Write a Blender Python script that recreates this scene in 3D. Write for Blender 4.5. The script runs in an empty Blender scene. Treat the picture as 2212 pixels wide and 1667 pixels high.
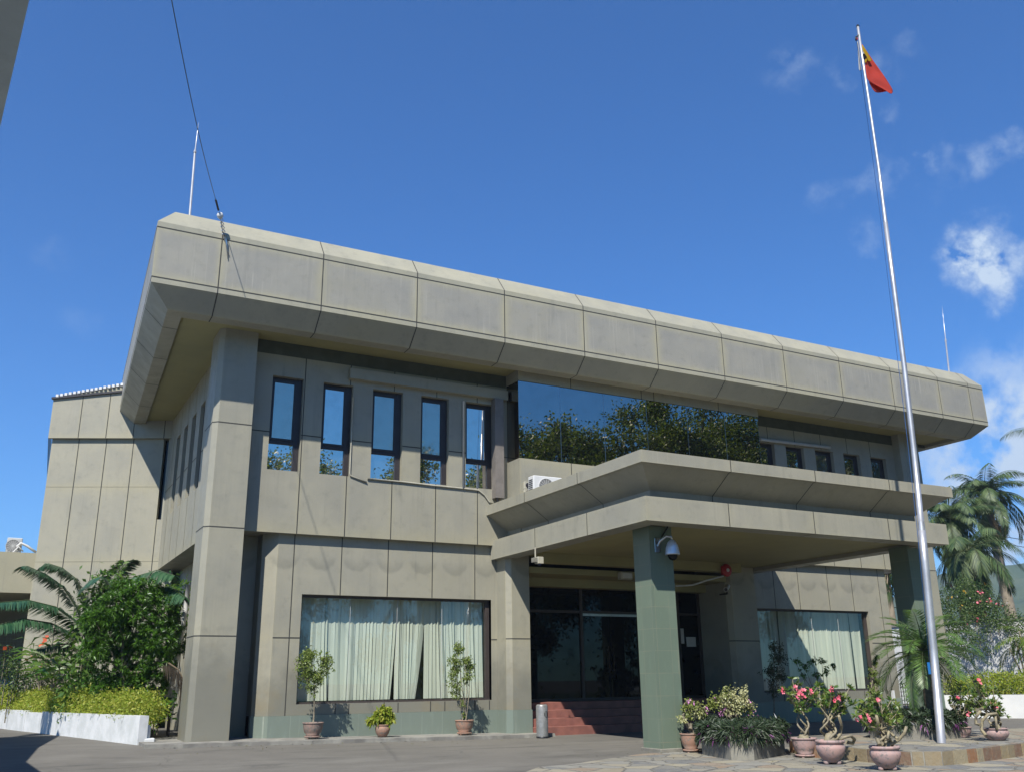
import bpy, math, random
import numpy as np
from mathutils import Vector, Matrix, noise as mnoise
random.seed(7); rng = np.random.default_rng(7)
R = math.radians
scene = bpy.context.scene
C = scene.collection

# ------------------------------------------------------------------ camera
YAW, PITCH, ROLL, FOC = 0.4934, 0.3068, -0.0136, 2008.82      # focal length in units of a 2212 px wide picture
_F = np.array([math.sin(YAW)*math.cos(PITCH), math.cos(YAW)*math.cos(PITCH), math.sin(PITCH)])
_r = np.array([math.cos(YAW), -math.sin(YAW), 0.0]); _u = np.cross(_r, _F)
_Rt = _r*math.cos(ROLL)+_u*math.sin(ROLL); _Up = -_r*math.sin(ROLL)+_u*math.cos(ROLL)
cd = bpy.data.cameras.new('camera'); cam = bpy.data.objects.new('camera', cd); C.objects.link(cam)
cd.sensor_width = 36.0; cd.lens = 36.0*FOC/2212; cd.clip_start = 0.1; cd.clip_end = 9000
M = Matrix(((_Rt[0], _Up[0], -_F[0], 0), (_Rt[1], _Up[1], -_F[1], 0), (_Rt[2], _Up[2], -_F[2], 0), (0, 0, 0, 1)))
cam.matrix_world = M
scene.camera = cam
def ray(x, y): return _F+_Rt*(x-1106)/FOC-_Up*(y-833.5)/FOC
def atY(x, y, Y): d = ray(x, y); return d*Y/d[1]
def atX(x, y, X): d = ray(x, y); return d*X/d[0]
def atZ(x, y, Z): d = ray(x, y); return d*Z/d[2]

# ------------------------------------------------------------------ light
SUN = Vector((1, 1.05, -1.72)).normalized()
sd = bpy.data.lights.new('sun', 'SUN'); sd.energy = 5.0; sd.angle = R(0.53); sd.color = (1.0, 0.955, 0.87)
so = bpy.data.objects.new('sun', sd); C.objects.link(so); so.rotation_euler = SUN.to_track_quat('-Z', 'Y').to_euler()
so.location = (-20, -21, 40)
W = bpy.data.worlds.new('World'); scene.world = W; W.use_nodes = True
nt = W.node_tree; nt.nodes.clear()
N = nt.nodes.new; LK = nt.links.new
sky = N('ShaderNodeTexSky'); sky.sky_type = 'NISHITA'; sky.sun_disc = False
sky.sun_elevation = math.asin(-SUN.z); sky.sun_rotation = math.atan2(-SUN.x, -SUN.y)
sky.air_density = 1.0; sky.dust_density = 0.15; sky.ozone_density = 3.0; sky.altitude = 0
hs = N('ShaderNodeHueSaturation'); hs.inputs['Saturation'].default_value = 1.12; hs.inputs['Value'].default_value = 1.0
tint = N('ShaderNodeMix'); tint.data_type = 'RGBA'; tint.blend_type = 'MULTIPLY'; tint.inputs['Factor'].default_value = 1.0
tint.clamp_result = False; tint.inputs['B'].default_value = (.60, 1.21, 1.80, 1)
LK(sky.outputs[0], hs.inputs['Color']); LK(hs.outputs[0], tint.inputs['A'])
tc = N('ShaderNodeTexCoord')
ns = N('ShaderNodeTexNoise'); ns.inputs['Scale'].default_value = 16; ns.inputs['Detail'].default_value = 7; ns.inputs['Roughness'].default_value = .62
LK(tc.outputs['Generated'], ns.inputs['Vector'])
sb = N('ShaderNodeVectorMath'); sb.operation = 'SUBTRACT'; sb.inputs[1].default_value = (.5, .5, .5)
LK(ns.outputs['Color'], sb.inputs[0])
sc_ = N('ShaderNodeVectorMath'); sc_.operation = 'SCALE'; sc_.inputs['Scale'].default_value = .085
LK(sb.outputs[0], sc_.inputs[0])
ad = N('ShaderNodeVectorMath'); ad.operation = 'ADD'; LK(tc.outputs['Generated'], ad.inputs[0]); LK(sc_.outputs[0], ad.inputs[1])
last = None
for (x, y, r, s) in [(2120, 562, 74, 2.0), (2160, 588, 58, 1.3), (2095, 588, 42, 1.0), (2200, 570, 46, 1.0), (2135, 520, 34, .9), (1700, 150, 46, .26), (1805, 165, 30, .24), (1925, 150, 34, .20), (1975, 112, 28, .15),
                     (1885, 385, 44, .34), (1835, 410, 36, .2), (1780, 432, 38, .22), (1985, 375, 24, .34), (2040, 385, 32, .18), (2115, 352, 34, .36), (2150, 340, 30, .36), (2185, 322, 34, .4), (2035, 345, 26, .16),
                     (1870, 515, 34, .26), (1920, 245, 22, .16), (130, 546, 36, .10), (165, 708, 40, .09), (2190, 950, 150, 1.2), (2100, 1010, 120, 1.0), (2030, 1010, 90, .8), (2250, 880, 120, 1.0), (2150, 1080, 130, .9), (2260, 1120, 190, 1.0)]:
    d = Vector(ray(x, y)).normalized()
    vd = N('ShaderNodeVectorMath'); vd.operation = 'DISTANCE'; vd.inputs[1].default_value = d; LK(ad.outputs[0], vd.inputs[0])
    mr = N('ShaderNodeMapRange'); mr.interpolation_type = 'SMOOTHSTEP'
    mr.inputs['From Min'].default_value = 1.35*r/FOC; mr.inputs['From Max'].default_value = 0.1*r/FOC
    mr.inputs['To Min'].default_value = 0; mr.inputs['To Max'].default_value = s; LK(vd.outputs['Value'], mr.inputs['Value'])
    if last is None: last = mr.outputs[0]
    else:
        mx = N('ShaderNodeMath'); mx.operation = 'MAXIMUM'; LK(last, mx.inputs[0]); LK(mr.outputs[0], mx.inputs[1]); last = mx.outputs[0]
n2 = N('ShaderNodeTexNoise'); n2.inputs['Scale'].default_value = 26; n2.inputs['Detail'].default_value = 8; n2.inputs['Roughness'].default_value = .6
LK(tc.outputs['Generated'], n2.inputs['Vector'])
mr2 = N('ShaderNodeMapRange'); mr2.inputs['From Min'].default_value = .38; mr2.inputs['From Max'].default_value = .60; LK(n2.outputs['Fac'], mr2.inputs['Value'])
mm = N('ShaderNodeMath'); mm.operation = 'MULTIPLY'; LK(last, mm.inputs[0]); LK(mr2.outputs[0], mm.inputs[1])
cl = N('ShaderNodeMath'); cl.operation = 'MINIMUM'; cl.inputs[1].default_value = .95; LK(mm.outputs[0], cl.inputs[0])
mixc = N('ShaderNodeMix'); mixc.data_type = 'RGBA'; mixc.inputs['B'].default_value = (7.0, 8.4, 10.2, 1)
LK(cl.outputs[0], mixc.inputs['Factor']); LK(tint.outputs['Result'], mixc.inputs['A'])
bg = N('ShaderNodeBackground'); bg.inputs['Strength'].default_value = 0.056; LK(mixc.outputs['Result'], bg.inputs['Color'])
wo = N('ShaderNodeOutputWorld'); LK(bg.outputs[0], wo.inputs['Surface'])
scene.view_settings.view_transform = 'Standard'; scene.view_settings.look = 'None'; scene.view_settings.gamma = 1.0
scene.view_settings.exposure = 0.7
scene.cycles.max_bounces = 8; scene.cycles.transparent_max_bounces = 12

# ------------------------------------------------------------------ material helpers
class NT:
    def __init__(s, name):
        s.m = bpy.data.materials.new(name); s.m.use_nodes = True; s.t = s.m.node_tree; s.t.nodes.clear()
        s.out = s.t.nodes.new('ShaderNodeOutputMaterial')
    def n(s, k, **kw):
        nd = s.t.nodes.new(k)
        for a, b in kw.items():
            if hasattr(nd, a): setattr(nd, a, b)
        return nd
    def l(s, a, b): s.t.links.new(a, b)
    def math(s, op, a, b=None, c=None, clamp=False):
        nd = s.n('ShaderNodeMath', operation=op); nd.use_clamp = clamp
        for i, v in enumerate((a, b, c)):
            if v is None: continue
            if isinstance(v, (int, float)): nd.inputs[i].default_value = v
            else: s.l(v, nd.inputs[i])
        return nd.outputs[0]
    def mapr(s, v, a, b, c=0., d=1., smooth=True):
        nd = s.n('ShaderNodeMapRange'); nd.interpolation_type = 'SMOOTHSTEP' if smooth else 'LINEAR'
        s.l(v, nd.inputs['Value']); nd.inputs['From Min'].default_value = a; nd.inputs['From Max'].default_value = b
        nd.inputs['To Min'].default_value = c; nd.inputs['To Max'].default_value = d; return nd.outputs[0]
    def mix(s, f, a, b):
        nd = s.n('ShaderNodeMix'); nd.data_type = 'RGBA'
        for k, v in (('Factor', f), ('A', a), ('B', b)):
            if isinstance(v, (tuple, list)): nd.inputs[k].default_value = (*v[:3], 1)
            elif isinstance(v, (int, float)): nd.inputs[k].default_value = v
            else: s.l(v, nd.inputs[k])
        return nd.outputs['Result']
    def noise(s, vec, scale, detail=4, rough=.55, dist=0.):
        nd = s.n('ShaderNodeTexNoise'); nd.inputs['Scale'].default_value = scale; nd.inputs['Detail'].default_value = detail
        nd.inputs['Roughness'].default_value = rough; nd.inputs['Distortion'].default_value = dist
        if vec is not None: s.l(vec, nd.inputs['Vector'])
        return nd.outputs['Fac']
    def coord(s, kind='Object', scale=None):
        o = s.n('ShaderNodeTexCoord').outputs[kind]
        if scale:
            mp = s.n('ShaderNodeMapping'); mp.inputs['Scale'].default_value = scale; s.l(o, mp.inputs['Vector']); o = mp.outputs[0]
        return o
    def pos(s, scale=None):
        o = s.n('ShaderNodeNewGeometry').outputs['Position']
        if scale:
            mp = s.n('ShaderNodeMapping'); mp.inputs['Scale'].default_value = scale; s.l(o, mp.inputs['Vector']); o = mp.outputs[0]
        return o
    def bump(s, h, st=.3, dist=.01):
        nd = s.n('ShaderNodeBump'); nd.inputs['Strength'].default_value = st; nd.inputs['Distance'].default_value = dist; s.l(h, nd.inputs['Height']); return nd.outputs[0]
    def princ(s, col, rough=.6, metal=0., spec=.5, normal=None):
        p = s.n('ShaderNodeBsdfPrincipled')
        for k, v in (('Base Color', col), ('Roughness', rough), ('Metallic', metal), ('Specular IOR Level', spec)):
            if isinstance(v, (tuple, list)): p.inputs[k].default_value = (*v[:3], 1)
            elif isinstance(v, (int, float)): p.inputs[k].default_value = v
            else: s.l(v, p.inputs[k])
        if normal is not None: s.l(normal, p.inputs['Normal'])
        return p
    def done(s, sh): s.l(sh, s.out.inputs['Surface']); return s.m

def plain(name, a, b=None, scale=3., rough=.6, metal=0., spec=.4, bump=0., bscale=30.):
    t = NT(name); v = t.pos()
    b = b or tuple(c*.8 for c in a)
    f = t.mapr(t.noise(v, scale, 5), .35, .65)
    nrm = t.bump(t.noise(v, bscale, 4), bump, .01) if bump else None
    return t.done(t.princ(t.mix(f, a, b), rough, metal, spec, nrm).outputs[0])

def cladding(name, a, yellow, grime, border=.0, streak=0., stains=False, low=None):
    t = NT(name); v = t.pos()
    col = t.mix(t.mapr(t.noise(v, .9, 4), .3, .7), a, (a[0]*.86, a[1]*.875, a[2]*.92))
    col = t.mix(t.mapr(t.noise(v, .45, 6, .65), .5, .72, 0, .45), col, (a[0]*1.1, a[1]*1.07, a[2]*.93))
    col = t.mix(t.mapr(t.noise(v, 3.2, 6, .68), .5, .8, 0, .42), col, grime)
    drip = t.math('MULTIPLY', t.mapr(t.noise(t.pos((7, 7, .45)), 1.0, 5, .6), .55, .75), t.mapr(t.noise(v, .8, 3), .45, .7, 0, .5))
    col = t.mix(drip, col, grime)
    uv = t.n('ShaderNodeUVMap').outputs[0]; sp = t.n('ShaderNodeSeparateXYZ'); t.l(uv, sp.inputs[0])
    if border:
        du = t.math('MINIMUM', sp.outputs[0], t.math('SUBTRACT', 1., sp.outputs[0]))
        dv = t.math('MINIMUM', sp.outputs[1], t.math('SUBTRACT', 1., sp.outputs[1]))
        d = t.math('MINIMUM', t.math('MULTIPLY', du, 1.6), dv)
        d = t.math('ADD', d, t.math('MULTIPLY', t.math('SUBTRACT', t.noise(v, 3., 5, .6), .5), .10))
        col = t.mix(t.math('MULTIPLY', t.math('POWER', t.mapr(d, .20, .0, 0, 1, False), 1.8), border), col, yellow)
    cvp = t.n('ShaderNodeTexVoronoi'); cvp.inputs['Scale'].default_value = .55; t.l(t.pos((1., 1., .6)), cvp.inputs['Vector']); sc1 = t.n('ShaderNodeSeparateColor'); t.l(cvp.outputs['Color'], sc1.inputs[0])
    vst = t.math('MULTIPLY', t.mapr(t.noise(t.pos((5., 5., .22)), 1., 5, .65), .5, .72), t.mapr(sc1.outputs[0], .3, .9, .05, .5)); col = t.mix(vst, col, (a[0]*.74, a[1]*.75, a[2]*.78))
    if streak:
        sv = t.noise(t.pos((14, 14, .35)), 1.0, 4, .6)
        fade = t.noise(t.pos((.7, .7, .7)), 1., 2)
        m = t.math('MULTIPLY', t.mapr(sv, .52, .72), t.mapr(fade, .4, .65))
        col = t.mix(t.math('MULTIPLY', m, streak), col, tuple(min(1, c*1.28) for c in a))
    px = t.n('ShaderNodeSeparateXYZ'); t.l(v, px.inputs[0])
    if stains:   # scalloped water marks left along the top of the ground floor panels
        fx = t.math('SUBTRACT', t.math('FRACT', t.math('MULTIPLY', px.outputs[0], 1/1.02)), .5)
        fx = t.math('MULTIPLY', fx, 1.02); fz = t.math('SUBTRACT', px.outputs[2], 3.42)
        dd = t.math('SQRT', t.math('ADD', t.math('MULTIPLY', fx, fx), t.math('MULTIPLY', fz, fz)))
        dd = t.math('ADD', dd, t.math('MULTIPLY', t.math('SUBTRACT', t.noise(v, 6, 5), .5), .14))
        below = t.mapr(px.outputs[2], 3.45, 3.2)
        ring = t.math('MULTIPLY', t.mapr(dd, .47, .36), t.mapr(dd, .12, .4, .35, 1.))
        col = t.mix(t.math('MULTIPLY', t.math('MULTIPLY', ring, below), .42), col, grime)
    if low is not None:  # splashed dirt near the ground
        mz = t.math('ADD', px.outputs[2], t.math('MULTIPLY', t.math('SUBTRACT', t.noise(v, 1.3, 5, .65), .5), 2.6))
        col = t.mix(t.mapr(mz, low, low-1.6, 0, .72), col, grime)
        bz = t.math('MULTIPLY', t.mapr(mz, low-.3, low-1.), t.mapr(t.noise(v, 1.1, 3), .5, .7, 0, .45))
        col = t.mix(bz, col, (.30, .25, .15))
    rg = t.mapr(t.noise(v, 2., 3), .3, .7, .42, .62)
    nrm = t.bump(t.noise(v, 2.2, 2), .12, .05)
    return t.done(t.princ(col, rg, 0, .35, nrm).outputs[0])

def leafmat(name, cols, gloss=.45, trans=.35):
    t = NT(name); g = t.n('ShaderNodeNewGeometry')
    rp = t.n('ShaderNodeValToRGB'); t.l(g.outputs['Random Per Island'], rp.inputs[0])
    rp.color_ramp.interpolation = 'LINEAR'
    e = rp.color_ramp.elements
    for i, c in enumerate(cols):
        p = i/(len(cols)-1)
        el = e[0] if i == 0 else (e[1] if i == len(cols)-1 else e.new(p)); el.position = p
        el.color = (*c, 1)
    if len(cols) > 2:
        pass
    p = t.princ(rp.outputs[0], gloss, 0, .5)
    tr = t.n('ShaderNodeBsdfTranslucent'); t.l(rp.outputs[0], tr.inputs[0])
    mx = t.n('ShaderNodeMixShader'); mx.inputs[0].default_value = trans; t.l(p.outputs[0], mx.inputs[1]); t.l(tr.outputs[0], mx.inputs[2])
    return t.done(mx.outputs[0])

# ------------------------------------------------------------------ materials
PANEL = (.40, .380, .295); YEL = (.46, .42, .27); GRIME = (.20, .198, .165)
m_clad = cladding('wall_cladding', PANEL, YEL, GRIME, border=.5, streak=.15)
m_fascia = cladding('fascia_cladding', (.385, .370, .312), (.52, .475, .29), GRIME, border=.6, streak=.7)
m_fasctop = cladding('fascia_top_cladding', (.45, .425, .315), YEL, GRIME, border=.0, streak=.0)
m_lower = cladding('ground_floor_cladding', PANEL, YEL, GRIME, border=.3, streak=.1, stains=True, low=1.1)
m_colclad = cladding('column_cladding', (.39, .372, .288), YEL, GRIME, border=.15, streak=.12, low=1.4)
m_canopy = cladding('canopy_cladding', (.41, .392, .31), (.50, .465, .32), GRIME, border=.3, streak=.2)
m_seam = plain('seam', (.06, .06, .055), rough=.8)
m_soffit = plain('soffit_paint', (.40, .36, .17), (.36, .33, .16), 1.2, .7)
m_band = plain('dark_green_band', (.10, .115, .09), rough=.5)
m_frame = plain('window_frame_metal', (.045, .04, .042), rough=.45, metal=0, spec=.4)
m_bframe = plain('brown_window_frame', (.075, .06, .055), rough=.5)
m_dark = plain('dark_interior', (.015, .016, .016), rough=.9)
m_duct = plain('brown_duct', (.25, .225, .20), rough=.5)
m_white = plain('white_paint', (.78, .79, .78), (.72, .73, .73), 2., .5)
m_wpipe = plain('white_plastic', (.74, .74, .72), (.66, .66, .64), 4., .4)
m_cream = plain('cream_plastic', (.56, .53, .42), rough=.5)
m_black = plain('black_plastic', (.02, .02, .022), rough=.4)
m_steel = plain('brushed_steel', (.50, .51, .52), (.42, .43, .44), 8., .28, 1.0)
m_satin = plain('satin_silver', (.58, .60, .62), (.52, .54, .56), 8., .32, .45)
m_pole = plain('galvanised_pole', (.50, .51, .53), (.40, .41, .43), 2., .42, .7)
m_rubber = plain('tyre_rubber', (.02, .02, .02), rough=.8)
m_step = plain('red_step_tile', (.33, .135, .105), (.24, .10, .08), 3., .55)
m_conc = plain('rough_concrete', (.30, .285, .235), (.21, .20, .17), 3., .85, bump=.7, bscale=40)
m_kerb = plain('kerb_concrete', (.34, .33, .29), (.22, .21, .19), 2.5, .85, bump=.5)
m_soil = plain('soil', (.10, .08, .05), (.06, .05, .03), 8., .95, bump=.6)
m_bark = plain('grey_bark', (.27, .235, .17), (.18, .155, .11), 14., .85, bump=.6, bscale=60)
m_adtrunk = plain('pale_bark', (.36, .31, .19), (.25, .22, .16), 10., .7, bump=.4, bscale=40)
m_ptrunk = plain('palm_bark', (.22, .17, .11), (.13, .10, .07), 14., .9, bump=.9, bscale=35)
m_royalt = plain('royal_palm_bark', (.36, .30, .22), (.26, .22, .16), 3., .8)
m_pink = plain('pink_petal', (.80, .10, .17), (.85, .26, .32), 12., .5)
m_mag = plain('magenta_bract', (.62, .20, .52), (.70, .32, .60), 12., .5)
m_red = plain('red_paint', (.45, .02, .02), rough=.4)
m_chair = plain('orange_plastic', (.55, .12, .05), rough=.4)
m_flag = {}
for k, c in dict(red=(.95, .13, .09), yellow=(.85, .55, .03), black=(.02, .02, .025), white=(.8, .8, .8)).items():
    t = NT('flag_'+k); p = t.princ(c, .75, 0, .2); tr = t.n('ShaderNodeBsdfTranslucent'); tr.inputs[0].default_value = (*c, 1)
    mx = t.n('ShaderNodeMixShader'); mx.inputs[0].default_value = .5; t.l(p.outputs[0], mx.inputs[1]); t.l(tr.outputs[0], mx.inputs[2]); m_flag[k] = t.done(mx.outputs[0])
def pot_mat(name, a, b, d):
    t = NT(name); v = t.pos()
    col = t.mix(t.mapr(t.noise(v, 6., 5, .65), .42, .6), a, b)
    col = t.mix(t.mapr(t.noise(v, 11., 5, .7), .50, .66, 0, .95), col, d)
    return t.done(t.princ(col, .7, 0, .3, t.bump(t.noise(v, 25., 4), .35, .01)).outputs[0])
m_pot_pink = pot_mat('pink_glaze', (.50, .33, .30), (.42, .31, .30), (.20, .19, .18))
m_pot_terra = pot_mat('terracotta', (.42, .24, .17), (.36, .24, .18), (.22, .20, .17))
m_pot_grey = pot_mat('grey_terracotta', (.27, .21, .18), (.34, .22, .18), (.16, .15, .14))
# glass
def mirror_glass(name, tint, fac, dark, rough=.012, wav=.02):
    t = NT(name); g = t.n('ShaderNodeBsdfGlossy'); g.inputs['Color'].default_value = (*tint, 1); g.inputs['Roughness'].default_value = rough
    t.l(t.bump(t.noise(t.pos(), .8, 2), wav, .02), g.inputs['Normal'])
    d = t.n('ShaderNodeBsdfDiffuse'); d.inputs['Color'].default_value = (*dark, 1)
    mx = t.n('ShaderNodeMixShader')
    dirt = t.mapr(t.noise(t.pos(), 2.5, 6, .7), .4, .75, fac, fac-.10); t.l(dirt, mx.inputs[0])
    t.l(d.outputs[0], mx.inputs[1]); t.l(g.outputs[0], mx.inputs[2]); return t.done(mx.outputs[0])
m_glass_slit = mirror_glass('tinted_window_glass', (.84, .76, .64), .80, (.09, .11, .11))
m_glass_dust = mirror_glass('dusty_window_glass', (.72, .64, .50), .62, (.13, .17, .17), .03)
m_glass_bay = mirror_glass('mirror_black_glass', (.46, .42, .37), .88, (.010, .012, .012), .006)
m_glass_door = mirror_glass('dark_entrance_glass', (.12, .125, .125), .16, (.006, .007, .007), .01)
def clear_glass(name, refl=.16, tint=(.93, .97, .94)):
    t = NT(name); g = t.n('ShaderNodeBsdfGlossy'); g.inputs['Color'].default_value = (1, 1, 1, 1); g.inputs['Roughness'].default_value = .01
    tr = t.n('ShaderNodeBsdfTransparent'); tr.inputs[0].default_value = (*tint, 1)
    fr = t.n('ShaderNodeLayerWeight'); fr.inputs[0].default_value = .5
    f = t.math('ADD', t.math('MULTIPLY', t.math('POWER', fr.outputs['Facing'], 4.), .8), refl)
    mx = t.n('ShaderNodeMixShader'); t.l(f, mx.inputs[0]); t.l(tr.outputs[0], mx.inputs[1]); t.l(g.outputs[0], mx.inputs[2]); return t.done(mx.outputs[0])
m_glass_clear = clear_glass('clear_window_glass', .07)
t = NT('blind_fabric'); bc_ = t.mix(t.mapr(t.noise(t.pos((7.5, 0, .12)), 1., 3, .8), .35, .65), (.74, .76, .64), (.90, .91, .78)); p = t.princ(bc_, .8, 0, .1); tr = t.n('ShaderNodeBsdfTranslucent'); tr.inputs[0].default_value = (.55, .62, .54, 1)
mx = t.n('ShaderNodeMixShader'); mx.inputs[0].default_value = .25; t.l(p.outputs[0], mx.inputs[1]); t.l(tr.outputs[0], mx.inputs[2]); m_blind = t.done(mx.outputs[0])
# tiles on columns and dado
def tilemat(name, a, b, w, h, grout, off=(0, 0, 0), swap=False):
    t = NT(name); v = t.pos(); sp = t.n('ShaderNodeSeparateXYZ'); t.l(v, sp.inputs[0])
    xy = t.math('ADD', sp.outputs[0], sp.outputs[1])
    fz = t.math('FRACT', t.math('MULTIPLY', t.math('ADD', sp.outputs[2], off[2]), 1/h))
    gz_ = t.math('LESS_THAN', t.math('ABSOLUTE', t.math('SUBTRACT', fz, .5)), .011/h*.5)
    iz = t.math('FLOOR', t.math('MULTIPLY', t.math('ADD', sp.outputs[2], off[2]-h/2), 1/h))
    fx = t.math('FRACT', t.math('MULTIPLY', t.math('ADD', xy, off[0]), 1/w))
    gx = t.math('LESS_THAN', t.math('ABSOLUTE', t.math('SUBTRACT', fx, .5)), .009/w*.5)
    ix = t.math('FLOOR', t.math('MULTIPLY', t.math('ADD', xy, off[0]-w/2), 1/w))
    cv = t.n('ShaderNodeCombineXYZ'); t.l(ix, cv.inputs[0]); t.l(iz, cv.inputs[1])
    wn = t.n('ShaderNodeTexWhiteNoise'); t.l(cv.outputs[0], wn.inputs['Vector'])
    col = t.mix(wn.outputs['Value'], a, b)
    col = t.mix(t.mapr(t.noise(t.pos((1, 1, .3)), 5., 5, .6), .5, .8, 0, .35), col, tuple(c*1.25 for c in a))
    col = t.mix(t.mapr(t.noise(t.pos((9, 9, .5)), 1., 4, .6), .62, .75, 0, .5), col, grout)
    g = t.math('MAXIMUM', gz_, gx); g = t.math('MULTIPLY', g, t.mapr(t.noise(v, 3., 3), .3, .6, .25, 1.))
    col = t.mix(g, col, grout)
    return t.done(t.princ(col, .38, 0, .4).outputs[0])
m_tile = tilemat('green_column_tile', (.185, .24, .178), (.165, .215, .162), .40, .505, (.27, .275, .20), (.1, 0, .12))
m_dado = tilemat('green_dado_tile', (.235, .28, .235), (.21, .255, .215), .62, 5., (.36, .40, .34), (.0, 0, 1.2))
# asphalt
t = NT('asphalt'); v = t.pos()
c = t.mix(t.mapr(t.noise(v, .35, 5, .6), .3, .7), (.145, .136, .118), (.188, .176, .152))
c = t.mix(t.mapr(t.noise(v, 90., 3, .8), .45, .75, 0, .55), c, (.26, .255, .24))
c = t.mix(t.mapr(t.noise(t.pos((.35, 1.9, 1)), 1., 6, .68), .52, .7, 0, .6), c, (.085, .082, .076))
c = t.mix(t.mapr(t.noise(t.pos((.25, .6, 1)), 1., 6, .7), .5, .68, 0, .5), c, (.25, .24, .21))
vo = t.n('ShaderNodeTexVoronoi'); vo.feature = 'DISTANCE_TO_EDGE'; vo.inputs['Scale'].default_value = .45
dv = t.n('ShaderNodeVectorMath'); dv.operation = 'ADD'; nz = t.n('ShaderNodeTexNoise'); nz.inputs['Scale'].default_value = 1.5; nz.inputs['Detail'].default_value = 5; t.l(v, nz.inputs[0])
t.l(v, dv.inputs[0]); t.l(nz.outputs['Color'], dv.inputs[1]); t.l(dv.outputs[0], vo.inputs['Vector'])
crk = t.math('MULTIPLY', t.mapr(vo.outputs['Distance'], .012, .0), t.mapr(t.noise(v, .5, 2), .5, .62, 0, .55)); c = t.mix(crk, c, (.08, .08, .075))
m_asphalt = t.done(t.princ(c, .9, 0, .25, t.bump(t.noise(v, 70., 3, .8), .5, .006)).outputs[0])
# flagstones
def flagmat(name, scale):
    t = NT(name); v = t.pos()
    nz = t.n('ShaderNodeTexNoise'); nz.inputs['Scale'].default_value = 2.2; nz.inputs['Detail'].default_value = 3; t.l(v, nz.inputs[0])
    s1 = t.n('ShaderNodeVectorMath'); s1.operation = 'SCALE'; s1.inputs['Scale'].default_value = .28; t.l(nz.outputs['Color'], s1.inputs[0])
    dv = t.n('ShaderNodeVectorMath'); dv.operation = 'ADD'; t.l(v, dv.inputs[0]); t.l(s1.outputs[0], dv.inputs[1])
    fl = t.n('ShaderNodeVectorMath'); fl.operation = 'MULTIPLY'; fl.inputs[1].default_value = (1, 1, 0); t.l(dv.outputs[0], fl.inputs[0])
    a = t.n('ShaderNodeTexVoronoi'); a.inputs['Scale'].default_value = scale; t.l(fl.outputs[0], a.inputs['Vector'])
    b = t.n('ShaderNodeTexVoronoi'); b.feature = 'DISTANCE_TO_EDGE'; b.inputs['Scale'].default_value = scale; t.l(fl.outputs[0], b.inputs['Vector'])
    sp = t.n('ShaderNodeSeparateColor'); t.l(a.outputs['Color'], sp.inputs[0])
    rp = t.n('ShaderNodeValToRGB'); t.l(sp.outputs[0], rp.inputs[0]); rp.color_ramp.interpolation = 'CONSTANT'
    cs = [(.30, .265, .19), (.25, .235, .19), (.33, .30, .225), (.17, .175, .175), (.29, .22, .155), (.27, .265, .235), (.36, .325, .235), (.215, .21, .19)]
    e = rp.color_ramp.elements
    for i, cc in enumerate(cs):
        el = e[i] if i < 2 else e.new(i/len(cs)); el.position = i/len(cs); el.color = (*cc, 1)
    col = t.mix(t.mapr(t.noise(v, 4., 5, .65), .35, .7, 0, .5), rp.outputs[0], (.36, .34, .28))
    col = t.mix(t.mapr(t.noise(v, 1.5, 4, .65), .55, .75, 0, .5), col, (.17, .16, .14))
    ed = t.math('ADD', b.outputs['Distance'], t.math('MULTIPLY', t.math('SUBTRACT', t.noise(v, 14, 3), .5), .05))
    col = t.mix(t.mapr(ed, .055, .02), col, (.30, .285, .245))
    col = t.mix(t.mapr(ed, .022, .004), col, (.12, .115, .10))
    h = t.math('ADD', t.mapr(ed, .0, .07), t.math('MULTIPLY', t.noise(v, 12., 4), .3))
    return t.done(t.princ(col, .8, 0, .3, t.bump(h, .9, .03)).outputs[0])
m_flagst = flagmat('flagstone_paving', 1.55)
t = NT('edge_stone'); g = t.n('ShaderNodeNewGeometry'); rp = t.n('ShaderNodeValToRGB'); t.l(g.outputs['Random Per Island'], rp.inputs[0]); rp.color_ramp.interpolation = 'CONSTANT'
cs = [(.34, .27, .16), (.30, .24, .15), (.24, .15, .10), (.38, .32, .21), (.31, .16, .085), (.33, .29, .20), (.20, .14, .10), (.37, .29, .17)]
e = rp.color_ramp.elements
for i, cc in enumerate(cs):
    el = e[i] if i < 2 else e.new(i/len(cs)); el.position = i/len(cs); el.color = (*cc, 1)
col = t.mix(t.mapr(t.noise(t.pos(), 7., 5, .65), .4, .7, 0, .5), rp.outputs[0], (.30, .27, .20))
m_edge = t.done(t.princ(col, .75, 0, .3, t.bump(t.noise(t.pos(), 14., 4), .6, .02)).outputs[0])
# leaves
L_dark = leafmat('podocarpus_leaf', [(.012, .05, .008), (.03, .11, .015), (.075, .22, .025), (.18, .40, .04)], .38, .4)
L_yel = leafmat('golden_hedge_leaf', [(.30, .46, .03), (.66, .80, .05), (.92, .95, .10), (.60, .60, .10)], .55, .5)
L_vari = leafmat('variegated_leaf', [(.16, .24, .05), (.42, .48, .15), (.68, .68, .34), (.30, .38, .08)], .45, .35)
L_adn = leafmat('adenium_leaf', [(.05, .17, .025), (.11, .29, .04), (.20, .40, .07), (.30, .36, .08)], .35, .35)
L_cyc = leafmat('cycad_leaf', [(.02, .08, .035), (.045, .13, .055), (.09, .19, .09)], .3, .25)
L_palm = leafmat('royal_palm_leaf', [(.02, .07, .02), (.045, .12, .03), (.09, .19, .05), (.17, .24, .08)], .55, .3)
L_pyg = leafmat('date_palm_leaf', [(.06, .15, .03), (.13, .27, .05), (.22, .36, .09)], .4, .4)
L_areca = leafmat('areca_leaf', [(.07, .17, .02), (.14, .28, .03), (.30, .36, .05)], .35, .4)
L_brown = leafmat('dead_leaf', [(.22, .15, .08), (.30, .22, .11)], .8, .2)
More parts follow.
